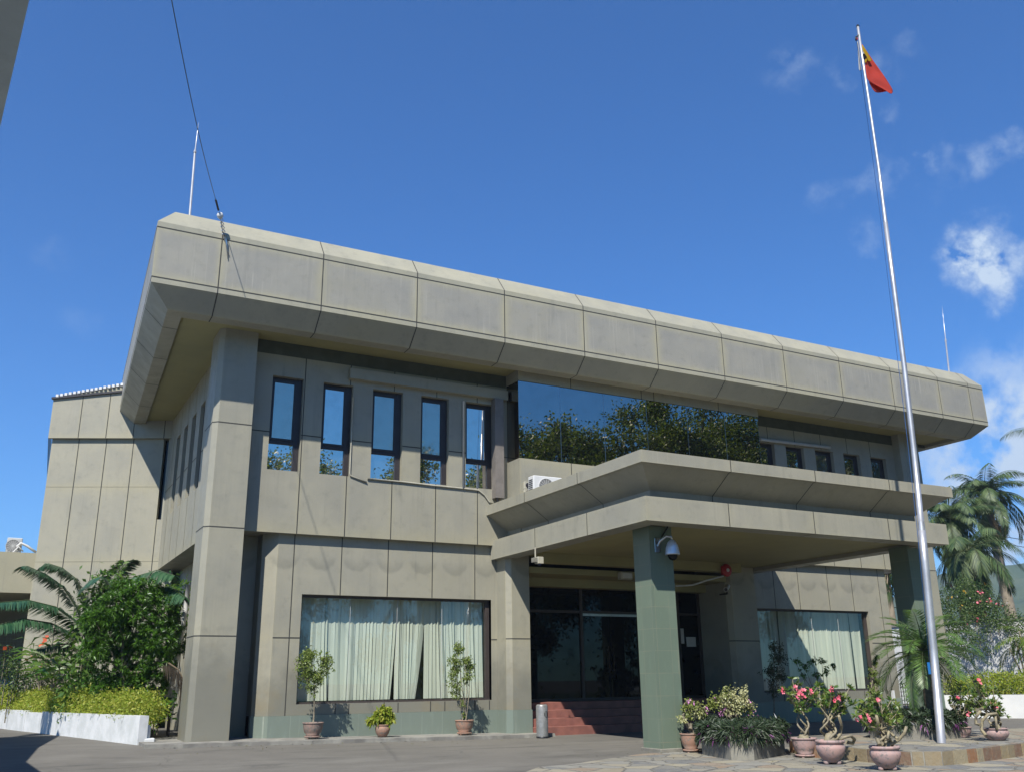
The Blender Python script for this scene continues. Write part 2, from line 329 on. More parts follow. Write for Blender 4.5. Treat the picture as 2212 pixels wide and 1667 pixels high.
L_rhg = leafmat('spiderwort_leaf', [(.03, .06, .025), (.07, .11, .04), (.16, .19, .08), (.26, .26, .12), (.10, .035, .08), (.055, .085, .035)], .5, .2)
L_tree = leafmat('fig_tree_leaf', [(.015, .045, .006), (.035, .09, .01), (.10, .18, .015), (.28, .38, .04)], .45, .4)
L_fern = leafmat('broad_leaf', [(.05, .15, .02), (.10, .24, .03), (.20, .33, .06)], .35, .4)
L_vine = leafmat('vine_leaf', [(.03, .09, .02), (.07, .15, .03), (.15, .22, .05)], .5, .35)
L_boug = leafmat('cream_bract', [(.55, .54, .22), (.74, .74, .55), (.80, .82, .70), (.62, .62, .36)], .5, .3)
L_bgy = leafmat('yellow_edged_leaf', [(.16, .22, .04), (.55, .50, .10), (.66, .62, .20), (.30, .34, .07)], .5, .3)
L_purp = leafmat('purple_leaf', [(.20, .04, .20), (.32, .10, .32)], .4, .3)

# ------------------------------------------------------------------ mesh helpers
class MB:
    def __init__(s): s.v = []; s.f = []; s.mi = []; s.uv = []; s.sm = []
    def face(s, pts, mi=0, uv=None, sm=False):
        b = len(s.v); s.v += [tuple(map(float, p)) for p in pts]; s.f.append(tuple(range(b, b+len(pts)))); s.mi.append(mi); s.uv.append(uv); s.sm.append(sm)
    def box(s, x0, x1, y0, y1, z0, z1, mi=0):
        p = [(x0, y0, z0), (x1, y0, z0), (x1, y1, z0), (x0, y1, z0), (x0, y0, z1), (x1, y0, z1), (x1, y1, z1), (x0, y1, z1)]
        s.hexa(p, mi)
    def hexa(s, p, mi=0):
        b = len(s.v); s.v += [tuple(map(float, q)) for q in p]
        for f in ((0, 3, 2, 1), (4, 5, 6, 7), (0, 1, 5, 4), (1, 2, 6, 5), (2, 3, 7, 6), (3, 0, 4, 7)):
            s.f.append(tuple(b+i for i in f)); s.mi.append(mi); s.uv.append(None); s.sm.append(False)
    def bevbox(s, x0, x1, y0, y1, z0, z1, e, mi=0):
        # box with chamfered vertical and top edges
        for (a0, a1, b0, b1, c0, c1, c2) in ((x0, x1, y0, y1, z0, z1-e, z1),):
            lo = [(a0+e, b0), (a1-e, b0), (a1, b0+e), (a1, b1-e), (a1-e, b1), (a0+e, b1), (a0, b1-e), (a0, b0+e)]
            hi = [(a0+2*e, b0+e), (a1-2*e, b0+e), (a1-e, b0+2*e), (a1-e, b1-2*e), (a1-2*e, b1-e), (a0+2*e, b1-e), (a0+e, b1-2*e), (a0+e, b0+2*e)]
            n = 8
            for i in range(n):
                j = (i+1) % n
                s.face([(*lo[i], c0), (*lo[j], c0), (*lo[j], c1), (*lo[i], c1)], mi)
                s.face([(*lo[i], c1), (*lo[j], c1), (*hi[j], c2), (*hi[i], c2)], mi)
            s.face([(*q, c2) for q in hi], mi); s.face([(*q, c0) for q in reversed(lo)], mi)
    def prism(s, poly, z0, z1, mi=0, top=None):
        n = len(poly)
        for i in range(n):
            a, b = poly[i], poly[(i+1) % n]
            s.face([(*a, z0), (*b, z0), (*b, z1), (*a, z1)], mi)
        s.face([(*q, z1) for q in poly], mi if top is None else top); s.face([(*q, z0) for q in reversed(poly)], mi)
    def tube(s, pts, rad, n=8, mi=0, cap=True):
        pts = [Vector(p) for p in pts]
        if not hasattr(rad, '__len__'): rad = [rad]*len(pts)
        b = len(s.v); up = None
        for i, p in enumerate(pts):
            d = (pts[min(i+1, len(pts)-1)]-pts[max(i-1, 0)]).normalized()
            if up is None: up = Vector((1, 0, 0)) if abs(d.x) < .9 else Vector((0, 1, 0))
            sx = d.cross(up).normalized(); up = sx.cross(d).normalized()
            for k in range(n):
                a = 2*math.pi*k/n; q = p+(sx*math.cos(a)+up*math.sin(a))*rad[i]; s.v.append(tuple(q))
        for i in range(len(pts)-1):
            for k in range(n):
                k2 = (k+1) % n
                s.f.append((b+i*n+k, b+i*n+k2, b+(i+1)*n+k2, b+(i+1)*n+k)); s.mi.append(mi); s.uv.append(None); s.sm.append(True)
        if cap:
            for i0 in (0, len(pts)-1):
                s.f.append(tuple(b+i0*n+k for k in range(n))); s.mi.append(mi); s.uv.append(None); s.sm.append(False)
    def lathe(s, prof, c=(0, 0, 0), n=28, mi=0, lobes=0, lob=.0):
        b = len(s.v)
        for r, z in prof:
            for k in range(n):
                a = 2*math.pi*k/n; rr = r*(1+lob*abs(math.cos(a*lobes/2))) if lobes else r
                s.v.append((c[0]+rr*math.cos(a), c[1]+rr*math.sin(a), c[2]+z))
        for i in range(len(prof)-1):
            for k in range(n):
                k2 = (k+1) % n
                s.f.append((b+i*n+k, b+i*n+k2, b+(i+1)*n+k2, b+(i+1)*n+k)); s.mi.append(mi); s.uv.append(None); s.sm.append(True)
    def build(s, name, mats, parent=None, off=None):
        me = bpy.data.meshes.new(name)
        o3 = Vector(off) if off is not None else (Vector(parent['_o']) if parent is not None and '_o' in parent else Vector((0, 0, 0)))
        me.from_pydata([(x-o3.x, y-o3.y, z-o3.z) for x, y, z in s.v], [], s.f)
        if not isinstance(mats, (list, tuple)): mats = [mats]
        for m in mats: me.materials.append(m)
        me.polygons.foreach_set('material_index', s.mi)
        me.polygons.foreach_set('use_smooth', s.sm)
        if any(u is not None for u in s.uv):
            ul = me.uv_layers.new(name='UVMap'); i = 0
            dat = []
            for f, u in zip(s.f, s.uv):
                dat += (list(sum(u, ())) if u is not None else [.5, .5]*len(f))
            ul.data.foreach_set('uv', dat)
        me.update()
        o = bpy.data.objects.new(name, me); C.objects.link(o)
        if parent is not None: o.parent = parent
        elif off is not None: o.location = off
        return o

class LB:   # fast leaf collector: every leaf is a folded kite of two quads
    def __init__(s): s.A = []
    def add(s, P, D, S, L, Wd, droop=0.):
        # arrays: base P, unit direction D, side S, length L, width Wd
        P = np.asarray(P, float); D = np.asarray(D, float); S = np.asarray(S, float)
        L = np.broadcast_to(np.asarray(L, float), (len(P),))[:, None]; Wd = np.broadcast_to(np.asarray(Wd, float), (len(P),))[:, None]
        nrm = np.cross(D, S)
        m = P+D*L*.45+nrm*L*.06; tip = P+D*L; tip[:, 2] -= (droop*L)[:, 0]
        s.A.append(np.stack([P, m+S*Wd*.5-nrm*Wd*.12, tip, m-S*Wd*.5-nrm*Wd*.12], 1))
    def arr(s): return np.concatenate(s.A) if s.A else np.zeros((0, 4, 3))
    def build(s, name, mat, parent=None, off=None, extra=None):
        A = s.arr(); n = len(A)
        o3 = np.array(off if off is not None else (parent['_o'] if parent is not None and '_o' in parent else (0, 0, 0)), float)
        me = bpy.data.meshes.new(name)
        V = (A.reshape(-1, 3)-o3)
        me.vertices.add(n*4); me.vertices.foreach_set('co', V.ravel())
        me.loops.add(n*4); me.loops.foreach_set('vertex_index', np.arange(n*4))
        me.polygons.add(n); me.polygons.foreach_set('loop_start', np.arange(n)*4); me.polygons.foreach_set('loop_total', np.full(n, 4))
        me.update(calc_edges=True); me.materials.append(mat)
        o = bpy.data.objects.new(name, me); C.objects.link(o)
        if parent is not None: o.parent = parent
        elif off is not None: o.location = off
        return o
def unit(a): return a/np.maximum(np.linalg.norm(a, axis=-1, keepdims=True), 1e-9)
def rdir(n): return unit(rng.normal(size=(n, 3)))
def sides(D):
    s_ = np.cross(D, rdir(len(D))); return unit(s_)

def tag(o, label=None, cat=None, group=None, kind=None):
    if label: o['label'] = label
    if cat: o['category'] = cat
    if group: o['group'] = group
    if kind: o['kind'] = kind
    return o
def thing(name, loc, label, cat, group=None, rz=0.):
    o = bpy.data.objects.new(name, None); C.objects.link(o); o.empty_display_size = .2
    o.location = loc; o.rotation_euler = (0, 0, rz); o['_o'] = [float(c) for c in loc] if rz == 0 else [0., 0., 0.]
    return tag(o, label, cat, group)
def copy_tree(o, parent=None):
    c = o.copy(); C.objects.link(c); c.parent = parent
    for ch in list(o.children): copy_tree(ch, c)
    return c

def gz(x, y):
    t_ = min(max((y-18)/7, 0), 1); k = min(max((x-5)/8, 0), 1); return -1.6+t_*(.22-.12*k+.08*min(max((4-x)/2, 0), 1))

# ------------------------------------------------------------------ ground, paving
mb = MB()
xs = [-4000, -900, -300, -100, -40, -20, -10, -5, 0, 1, 2, 3, 4, 5, 7.5, 10, 13, 18, 25, 40, 70, 120, 300, 900, 4000]
ys = [-2000, -400, -120, -50, -20, -5, 5, 10, 14, 18, 20, 22, 25, 30, 40, 60, 100, 200, 500, 1500, 5000]
for i in range(len(xs)-1):
    for j in range(len(ys)-1):
        q = [(xs[i], ys[j]), (xs[i+1], ys[j]), (xs[i+1], ys[j+1]), (xs[i], ys[j+1])]
        mb.face([(x, y, gz(x, y)) for x, y in q])
tag(mb.build('ground', m_asphalt), kind='structure')
# flagstone paving sheet
edge = [(1120, 1672), (1165, 1656), (1240, 1649), (1300, 1640), (1375, 1629), (1450, 1620), (1530, 1618)]
poly = [tuple(atZ(x, y, -1.6)[:2]) for x, y in edge]
poly += [(16.5, 17.9), (22, 17.6), (26, 15.8), (40, 15), (40, 2), (9, 2)]
mb = MB(); mb.face([(x, y, -1.594) for x, y in poly]); tag(mb.build('paving', m_flagst), kind='structure')
mb = MB(); mb.face([(2.5, -60, -1.592), (90, -60, -1.592), (90, 3.5, -1.592), (2.5, 3.5, -1.592)]); tag(mb.build('bounce_cut_sheet', plain('bounce_cut_green', (.035, .07, .02), (.06, .09, .03), .8, .9)), kind='structure')  # dark green ground added out of view to lower bounce light on the facade
# raised platform with stone edge
pf = [(15.28, 15.6), (15.28, 14.5), (15.20, 13.6), (15.32, 12.95), (15.75, 12.62), (16.85, 12.72), (18.76, 13.1), (21.5, 13.6), (25.5, 14.0), (26.5, 14.6), (25.8, 16.2), (22.2, 17.0), (18.0, 17.2), (16.0, 16.8)]
mb = MB(); mb.face([(x, y, -1.345) for x, y in pf]); 
mbs = MB(); mbg = MB()
for i in range(len(pf)):
    a = Vector((*pf[i], 0)); b = Vector((*pf[(i+1) % len(pf)], 0)); L = (b-a).length; d = (b-a)/L; nn = Vector((d.y, -d.x, 0))
    n = max(1, round(L/.33)); cuts = [0]+sorted(min(max((k+random.uniform(-.22, .22))/n, .02), .98) for k in range(1, n))+[1]
    for k in range(n):
        p0 = a+d*(L*cuts[k]+.014); p1 = a+d*(L*cuts[k+1]-.014); pr_ = .015+random.random()*.012; dp = -.08
        zt = -1.35-random.random()*.01
        mbs.hexa([p0+nn*pr_+Vector((0, 0, -1.64)), p1+nn*pr_+Vector((0, 0, -1.64)), p1+nn*dp+Vector((0, 0, -1.64)), p0+nn*dp+Vector((0, 0, -1.64)),
                  p0+nn*pr_+Vector((0, 0, zt)), p1+nn*pr_+Vector((0, 0, zt)), p1+nn*dp+Vector((0, 0, zt)), p0+nn*dp+Vector((0, 0, zt))])
    mbg.face([(a.x, a.y, -1.64), (b.x, b.y, -1.64), (b.x, b.y, -1.346), (a.x, a.y, -1.346)])
pl = thing('paved_platform', (19, 14.5, -1.6), 'low raised flagstone platform edged in brown stones under the flagpole', 'platform')
mb.build('paved_top', m_flagst, pl); mbs.build('stone_edge', m_edge, pl); mbg.build('mortar', m_kerb, pl)
# sidewalk against the building
mb = MB()
def strip(mb, pts, h, mi=0):   # pts: [(x,y0,y1)]
    for (x0, a0, a1), (x1, b0, b1) in zip(pts[:-1], pts[1:]):
        z = [gz(x0, a0)+h, gz(x1, b0)+h, gz(x1, b1)+h, gz(x0, a1)+h]
        mb.face([(x0, a0, z[0]), (x1, b0, z[1]), (x1, b1, z[2]), (x0, a1, z[3])], mi)
        mb.face([(x0, a0, z[0]-h-.03), (x1, b0, z[1]-h-.03), (x1, b0, z[1]), (x0, a0, z[0])], mi)
pts = []
for k in range(40):
    x = 3.3+k*.28; pts.append((x, 24.28+.03*math.sin(k*1.7)-(x-3.3)*.01, 27.0))
strip(mb, pts, .09); 
x0 = pts[0][0]; mb.face([(x0, 24.28, gz(x0, 24.3)-.03), (x0, 27, gz(x0, 27)-.03), (x0, 27, gz(x0, 27)+.09), (x0, 24.28, gz(x0, 24.28)+.09)])
x1 = pts[-1][0]; mb.face([(x1, 24.1, gz(x1, 24)-.02), (x1, 27, gz(x1, 27)-.02), (x1, 27, gz(x1, 27)+.09), (x1, 24.17, gz(x1, 24.17)+.09)])
tag(mb.build('sidewalk', m_kerb), kind='structure')

# ------------------------------------------------------------------ the office building
B = thing('office_building', (18, 30, -1.4), 'two storey grey clad office building with a deep overhanging roof fascia and entrance canopy', 'building')
SW = .028
def wallgrid(mb, P, us, vs, ops=(), nin=(0, 1, 0), depth=.2, rmi=1, smi=1, seams_h=True, pmi=0, reveal_mi=0, sw=SW):
    """P(u,v)->point. us/vs: seam positions incl. ends. ops: (u0,u1,v0,v1)"""
    nin = Vector(nin)
    U = sorted(set(us) | {o[0] for o in ops} | {o[1] for o in ops}); V = sorted(set(vs) | {o[2] for o in ops} | {o[3] for o in ops})
    U = [u for u in U if us[0]-1e-6 <= u <= us[-1]+1e-6]; V = [v for v in V if vs[0]-1e-6 <= v <= vs[-1]+1e-6]
    inop = lambda u, v: any(o[0] < u < o[1] and o[2] < v < o[3] for o in ops)
    def fr(x, arr):
        for a, b in zip(arr[:-1], arr[1:]):
            if a <= x <= b: return a, b
        return arr[0], arr[-1]
    for a, b in zip(U[:-1], U[1:]):
        for c, d in zip(V[:-1], V[1:]):
            um, vm = (a+b)/2, (c+d)/2
            if inop(um, vm): continue
            ua, ub = fr(um, us); va, vb = fr(vm, vs)
            f = lambda u, v: ((u-ua)/(ub-ua), (v-va)/(vb-va))
            mb.face([P(a, c), P(b, c), P(b, d), P(a, d)], pmi, [f(a, c), f(b, c), f(b, d), f(a, d)])
    off = -nin*.004
    for u in us[1:-1]:
        for c, d in zip(V[:-1], V[1:]):
            vm = (c+d)/2
            if inop(u+.03, vm) or inop(u-.03, vm): continue
            mb.face([Vector(P(u-sw/2, c))+off, Vector(P(u+sw/2, c))+off, Vector(P(u+sw/2, d))+off, Vector(P(u-sw/2, d))+off], smi)
    if seams_h:
        for v in vs[1:-1]:
            for a, b in zip(U[:-1], U[1:]):
                if inop((a+b)/2, v+.03) or inop((a+b)/2, v-.03): continue
                o2 = off*1.7
                mb.face([Vector(P(a, v-sw/2))+o2, Vector(P(b, v-sw/2))+o2, Vector(P(b, v+sw/2))+o2, Vector(P(a, v+sw/2))+o2], smi)
    for (a, b, c, d) in ops:
        k = nin*depth
        for q0, q1 in (((a, c), (b, c)), ((b, c), (b, d)), ((b, d), (a, d)), ((a, d), (a, c))):
            p0, p1 = Vector(P(*q0)), Vector(P(*q1))
            mb.face([p0, p1, p1+k, p0+k], reveal_mi)

# roof fascia -------------------------------------------------------
RXL, RXR, RF = 2.229, 34.93, 23.4475; SOF = 9.42
prof = [(.964, SOF), (.93, 9.30), (.523, 9.306), (0, 9.784), (0, 9.938), (0, 11.343), (0, 11.501), (.454, 12.081), (2.4, 12.10)]
def ring(d):   # back-left, front-left, front-right, back-right
    return [(2.93+d, 37.4), (RXL+d, RF+d), (RXR-d, RF+d), (RXR-d, 37.4)]
fx = [RXL]+[float(atY(x, y, RF)[0]) for x, y in [(469.6, 634.9), (693, 673), (899.8, 707.9), (1090.6, 738.7), (1263.2, 768.8), (1422.2, 795.7), (1566.2, 821.5), (1699.9, 843.3), (1822, 864.6), (1934, 883.4), (2037.4, 901.9), (2103.8, 913.6)]]+[RXR]
mb = MB()
for i in range(len(prof)-1):
    (d0, z0), (d1, z1) = prof[i], prof[i+1]
    r0, r1 = ring(d0), ring(d1)
    mi = 0 if i in (3, 4, 5) else 2
    if i == 0: mi = 2
    # front panels
    F0 = lambda x, d: min(max(x, RXL+d), RXR-d)
    for a, b in zip(fx[:-1], fx[1:]):
        q = [(F0(a, d0), RF+d0, z0), (F0(b, d0), RF+d0, z0), (F0(b, d1), RF+d1, z1), (F0(a, d1), RF+d1, z1)]
        u = [(0, 0), (1, 0), (1, 1), (0, 1)] if i == 4 else [(.5, 0), (.5, 0), (.5, 1), (.5, 1)]
        mb.face(q, 0 if i == 4 else (3 if i in (3, 5) else (4 if i in (6, 7) else 2)), u)
    nv = Vector((0, z1-z0, -(d1-d0))); 
    nv = Vector((0, -(z1-z0), (d1-d0))).normalized()*.005
    if i in (1, 2, 3, 4, 5, 6):
        for x in fx[1:-1]:
            q = [Vector((F0(x, d0)-SW/2, RF+d0, z0)), Vector((F0(x, d0)+SW/2, RF+d0, z0)), Vector((F0(x, d1)+SW/2, RF+d1, z1)), Vector((F0(x, d1)-SW/2, RF+d1, z1))]
            mb.face([p+nv for p in q], 1)
    # sides
    for (A, Bq, sg, A1, B1) in ((r0[0], r0[1], -1, r1[0], r1[1]), (r0[3], r0[2], 1, r1[3], r1[2])):
        yl = [A[1]]+[36.2-2.72*k for k in range(1, 5)]+[Bq[1]]
        yl = [y for y in yl if y >= Bq[1]-1e-6]
        def at_(y, A_, B_):
            t_ = (y-A_[1])/(B_[1]-A_[1]); t_ = min(max(t_, 0), 1); return (A_[0]+(B_[0]-A_[0])*t_, A_[1]+(B_[1]-A_[1])*t_)
        for ya, yb in zip(yl[:-1], yl[1:]):
            last_ = yb == yl[-1]
            pa0, pb0 = at_(ya, A, Bq), (Bq if last_ else at_(yb, A, Bq)); pa1, pb1 = at_(ya, A1, B1), (B1 if last_ else at_(yb, A1, B1))
            mb.face([(*pa0, z0), (*pb0, z0), (*pb1, z1), (*pa1, z1)], 0 if i == 4 else (3 if i in (3, 5) else 2), [(0, 0), (1, 0), (1, 1), (0, 1)] if i == 4 else None)
            if not last_ and i in (1, 2, 3, 4, 5):
                nn = Vector((sg*(z1-z0), 0, (d1-d0))).normalized()*.005
                q = [Vector((*pb0, z0)), Vector((*pb0, z0)), Vector((*pb1, z1)), Vector((*pb1, z1))]
                for kk, e_ in zip(range(4), (-1, 1, 1, -1)): q[kk] = q[kk]+Vector((0, e_*SW/2, 0))+nn
                mb.face(q, 1)
for z, s_ in ((9.938, 0), (11.343, 1)):   # horizontal joints
    mb.box(RXL, RXR, RF-.006, RF-.001, z-.014, z+.014, 1)
    mb.hexa([(RXL-.008, RF, z-.014), (RXL-.002, RF, z-.014), (2.93-.002, 37.4, z-.014), (2.93-.008, 37.4, z-.014), (RXL-.008, RF, z+.014), (RXL-.002, RF, z+.014), (2.93-.002, 37.4, z+.014), (2.93-.008, 37.4, z+.014)], 1)
mb.face([(2.2+2.4, RF+2.4, 12.1), (RXR-2.4, RF+2.4, 12.1), (RXR-2.4, 37.4, 12.1), (2.93+2.4, 37.4, 12.1)], 2)
roof = mb.build('roof_fascia', [m_fascia, m_seam, m_clad, m_fasctop, m_fasctop], B)
mb = MB(); r = ring(.95); mb.face([(*q, SOF) for q in r], 0)
mb.box(30.5, 34.0, 25.9, 27.2, SOF-.14, SOF-.005, 1)
mb.build('soffit', [m_soffit, m_band], B)

# upper front wall --------------------------------------------------
W0, UZ, HZ, WT, WB = 25.395, 3.946, 6.74, 8.40, 5.677
wl = []
for (a, b, c_, d_, e_, f_, g_, h_) in [(590.4, 810.6, 576.1, 1010.8, 657.7, 820.3, 644.8, 1017.9), (700.8, 825.2, 688.5, 1021.2, 766.6, 833.3, 753, 1026), (807.4, 839.7, 798.7, 1031.9, 871.6, 848.5, 866.7, 1039), (911.1, 853.7, 906.2, 1042.2, 971, 860.1, 967.1, 1048.7), (1006, 865.7, 1006, 1051.9, 1067.6, 870.5, 1064.3, 1056.2)]:
    L_ = (atY(a, b, W0)[0]+atY(c_, d_, W0)[0])/2; R_ = (atY(e_, f_, W0)[0]+atY(g_, h_, W0)[0])/2; wl.append((float(L_), float(R_)))
wr = []
for a, b in [(None, 1672.3), (1696.6, 1736), (1759.8, 1799.3), (1821, 1856.6), (1879.3, 1912.7)]:
    R_ = atY(b, 965+(b-1700)*.12, W0)[0]; L_ = atY(a, 962+(a-1700)*.12, W0)[0] if a else R_-.93; wr.append((float(L_), float(R_)))
us_top = [float(atY(*p, W0)[0]) for p in [(640.6, 1150.8), (743.6, 1157.2), (843.4, 1163.7), (939.6, 1169.6), (1031.3, 1176.7)]]
usL = [5.3]+us_top+[13.46]
usR = [23.36]+[float(atY(x, y, W0)[0]) for x, y in [(1655.2, 917), (1713.5, 929), (1769.7, 937), (1826, 945), (1876, 954)]]+[31.4]
def PX(Y): return lambda u, v: (u, Y, v)
mb = MB()
wallgrid(mb, PX(W0), usL, [UZ, HZ, 9.02], [(a, b, WB, WT) for a, b in wl], depth=.26)
wallgrid(mb, PX(W0), usR, [UZ, HZ, 9.02], [(a, b, WB, WT) for a, b in wr], depth=.26)
for a, b in ((5.3, 13.46), (23.36, 31.4)):
    mb.box(a, b, W0+.0, W0+.1, 9.022, SOF, 2)
mb.face([(5.3, W0, UZ), (31.4, W0, UZ), (31.4, 26.6, UZ), (5.3, 26.6, UZ)], 0)
mb.build('upper_wall', [m_clad, m_seam, m_band], B)
def slit_window(a, b, t0, t1, y, par=B, gm_=None):
    fr_ = MB(); e = .065; e2 = .05
    zt = t0+(t1-t0)*.305       # transom
    fr_.box(a, a+.035, y, y+.07, t0, t1); fr_.box(b-.16, b, y-.02, y+.07, t0, t1); fr_.box(a+.035, b-.16, y, y+.07, t1-.10, t1)
    fr_.box(a+.035, b-.16, y-.01, y+.07, zt-.05, zt+.05)
    # casement sash
    x0, x1 = a+.035, b-.165
    fr_.box(x0, x0+.07, y-.03, y-.002, zt+.05, t1-.10); fr_.box(x1-.07, x1, y-.03, y-.002, zt+.05, t1-.10)
    fr_.box(x0+.07, x1-.07, y-.03, y-.002, zt+.05, zt+.11); fr_.box(x0+.07, x1-.07, y-.03, y-.002, t1-.16, t1-.10)
    w = thing('window', ((a+b)/2, y, t0), None, None); w.parent = par; w.location = Vector(((a+b)/2, y, t0))-Vector(par['_o'])
    fr_.build('frame', m_frame, w)
    g = MB(); tl = random.uniform(-.006, .006)
    g.face([(x0+.07, y-.015, zt+.11), (x1-.07, y-.015+tl, zt+.11), (x1-.07, y-.015+tl, t1-.16), (x0+.07, y-.015, t1-.16)]); g.build('casement_pane', gm_ or m_glass_slit, w)
    g = MB(); g.face([(x0, y+.03, t0), (b-.16, y+.03, t0), (b-.16, y+.03, zt-.05), (x0, y+.03, zt-.05)]); g.build('lower_pane', m_glass_slit, w)
for i_, (a, b) in enumerate(wl+wr): slit_window(a, b, WB, WT, W0+.17, gm_=m_glass_dust if i_ in (0, 2, 3, 7) else None)
# ledge beam, duct and conduits on the upper wall
mb = MB(); mb.box(8.14, 13.40, W0-.20, W0-.001, 8.57, 8.88); tag(mb.build('ledge_beam', m_colclad, B))
mb = MB(); mb.box(12.90, 13.20, W0-.26, W0-.002, 5.38, 8.56); mb.build('duct', m_duct, B)
mb = MB(); mb.tube([(12.95, W0-.2, 5.38), (12.98, W0-.25, 5.2), (13.15, W0-.3, 5.12), (13.3, W0-.35, 5.16)], .05, 6); mb.build('hose', m_black, B)
mb = MB(); mb.tube([(11.90, W0-.04, 8.38), (11.90, W0-.04, 5.62)], .032, 8); mb.build('conduit', m_wpipe, B)
p = [atY(486.04+.32398*x, 702.05+.32398*y, W0-.03) for x, y in [(950, 1021), (1180, 1042), (1400, 1068), (1600, 1088), (1690, 1098), (1730, 1130), (1760, 1175), (1815, 1195)]]
mb = MB(); mb.tube(p, .025, 6); mb.build('conduit', m_cream, B)
p = [atY(486.04+.32398*x, 702.05+.32398*y, W0-.03) for x, y in [(853, 480), (845, 700), (832, 985), (835, 1000), (945, 1045)]]
mb = MB(); mb.tube(p, .022, 6); mb.build('conduit', m_cream, B)

# corner columns ----------------------------------------------------
def corner_column(x0, x1, y0, y1, z0, z1, name, left_ch=.13, seams=(1.184, 3.933, 6.74)):
    mb = MB(); ch = left_ch
    poly = [(x0+ch, y0), (x1, y0), (x1, y1), (x0, y1), (x0, y0+ch)]
    zs = [z0]+list(seams)+[z1]
    for za, zb in zip(zs[:-1], zs[1:]):
        for i in range(5):
            a, b = poly[i], poly[(i+1) % 5]; mb.face([(*a, za), (*b, za), (*b, zb), (*a, zb)], 0, [(0, 0), (1, 0), (1, 1), (0, 1)])
    for z in seams:
        q = [(x0+ch-.002, y0-.004), (x1+.004, y0-.004), (x1+.004, y1), (x0-.004, y1), (x0-.004, y0+ch-.002)]
        for i in range(5):
            if i == 2: continue
            a, b = q[i], q[(i+1) % 5]; mb.face([(*a, z-.014), (*b, z-.014), (*b, z+.014), (*a, z+.014)], 1)
    return mb.build(name, [m_colclad, m_seam], B)
corner_column(4.31, 5.334, 24.937, 26.1, -1.6, SOF, 'corner_column')
corner_column(31.35, 32.3, 24.937, 26.1, -1.6, SOF, 'corner_column')

# side wall left ----------------------------------------------------
mb = MB(); sx = 4.68
PYZ = lambda u, v: (sx, u, v)
sops = [(y, y+.75, WB, WT) for y in (27.2, 28.7, 30.2, 31.7, 33.2)]
wallgrid(mb, PYZ, [26.1, 27.6, 29.0, 30.4, 31.8, 33.2, 34.6, 36.2], [UZ, HZ, SOF], sops, nin=(1, 0, 0), depth=.2)
mb.face([(sx, 26.1, UZ), (sx, 36.2, UZ), (sx+.9, 36.2, UZ), (sx+.9, 26.1, UZ)])
mb.build('side_wall', [m_clad, m_seam], B)
for (a, b, c_, d_) in sops:
    w = MB(); w.face([(sx+.17, a, c_), (sx+.17, b, c_), (sx+.17, b, d_), (sx+.17, a, d_)])
    wo_ = thing('window', (sx+.17, a, c_), None, None); wo_.parent = B; wo_.location = Vector((sx+.17, a, c_))-Vector(B['_o']); w.build('pane', m_glass_door, wo_)
    f = MB(); f.box(sx+.10, sx+.168, a, a+.06, c_, d_); f.box(sx+.10, sx+.168, b-.06, b, c_, d_); f.box(sx+.10, sx+.168, a+.06, b-.06, d_-.06, d_); f.build('frame', m_frame, wo_)
mb = MB(); wallgrid(mb, lambda u, v: (5.45, u, v), [25.9, 27.6, 29.0, 30.4, 31.8, 33.2, 36.2], [-1.6, 1.184, UZ], nin=(1, 0, 0)); mb.build('side_wall', [m_clad, m_seam], B)

# ground floor wall -------------------------------------------------
LW = 25.566; GX0, GX1, GZ0, GZ1 = 7.149, 12.93, -.515, 2.339
DZ = -.79
usl = [float(atY(x, y, LW)[0]) for x, y in [(734.5, 1282.7), (836.1, 1287.1), (932.9, 1291.9), (1025.6, 1294.4)]]
u0 = float(atY(629, 1300, LW)[0])
mb = MB()
x_ch = 6.42
wallgrid(mb, PX(LW), [x_ch, u0]+usl+[13.20], [DZ, 1.184, 1.185], [(GX0, GX1, GZ0, 5)], depth=.3, seams_h=False)
wallgrid(mb, PX(LW), [x_ch, u0]+usl+[13.20], [1.185, UZ], [(GX0, GX1, -5, GZ1)], depth=.3)
for a, b in ((x_ch, GX0), (GX1, 13.2)): mb.box(a, b, LW-.006, LW-.001, 1.171, 1.199, 1)
for k in range(5): mb.box(GX0+1.45+k*1.42-.012, GX0+1.45+k*1.42+.012, LW-.006, LW-.001, DZ, GZ0-.01, 1) if GX0+1.45+k*1.42 < GX1 else None
# chamfered left end
for za, zb in ((DZ, 1.184), (1.184, UZ)):
    mb.face([(6.05, LW+.28, za), (x_ch, LW, za), (x_ch, LW, zb), (6.05, LW+.28, zb)], 0, [(0, 0), (1, 0), (1, 1), (0, 1)])
    mb.face([(6.05, LW+.28, za), (6.05, LW+1.2, za), (6.05, LW+1.2, zb), (6.05, LW+.28, zb)], 0)
mb.face([(5.2, 26.4, -1.6), (6.05, 26.4, -1.6), (6.05, 26.4, UZ), (5.2, 26.4, UZ)], 0)
mb.build('ground_floor_wall', [m_lower, m_seam], B); mb = MB()
RX0, RX1 = 23.3, 28.55
usr = [22.6]+[float(atY(x, y, LW)[0]) for x, y in [(1670, 1250), (1728, 1300), (1785, 1240), (1845, 1310)]]+[float(atY(1905, 1320, LW)[0]), 30.09]
wallgrid(mb, PX(LW), usr, [DZ-.03, 1.184, UZ], [(23.42, 28.95, -.5, 2.339)], depth=.3)
mb.face([(30.09, LW, -1.6), (30.09, 36, -1.6), (30.09, 36, UZ), (30.09, LW, UZ)], 0)
mb.build('ground_floor_wall', [m_lower, m_seam], B)
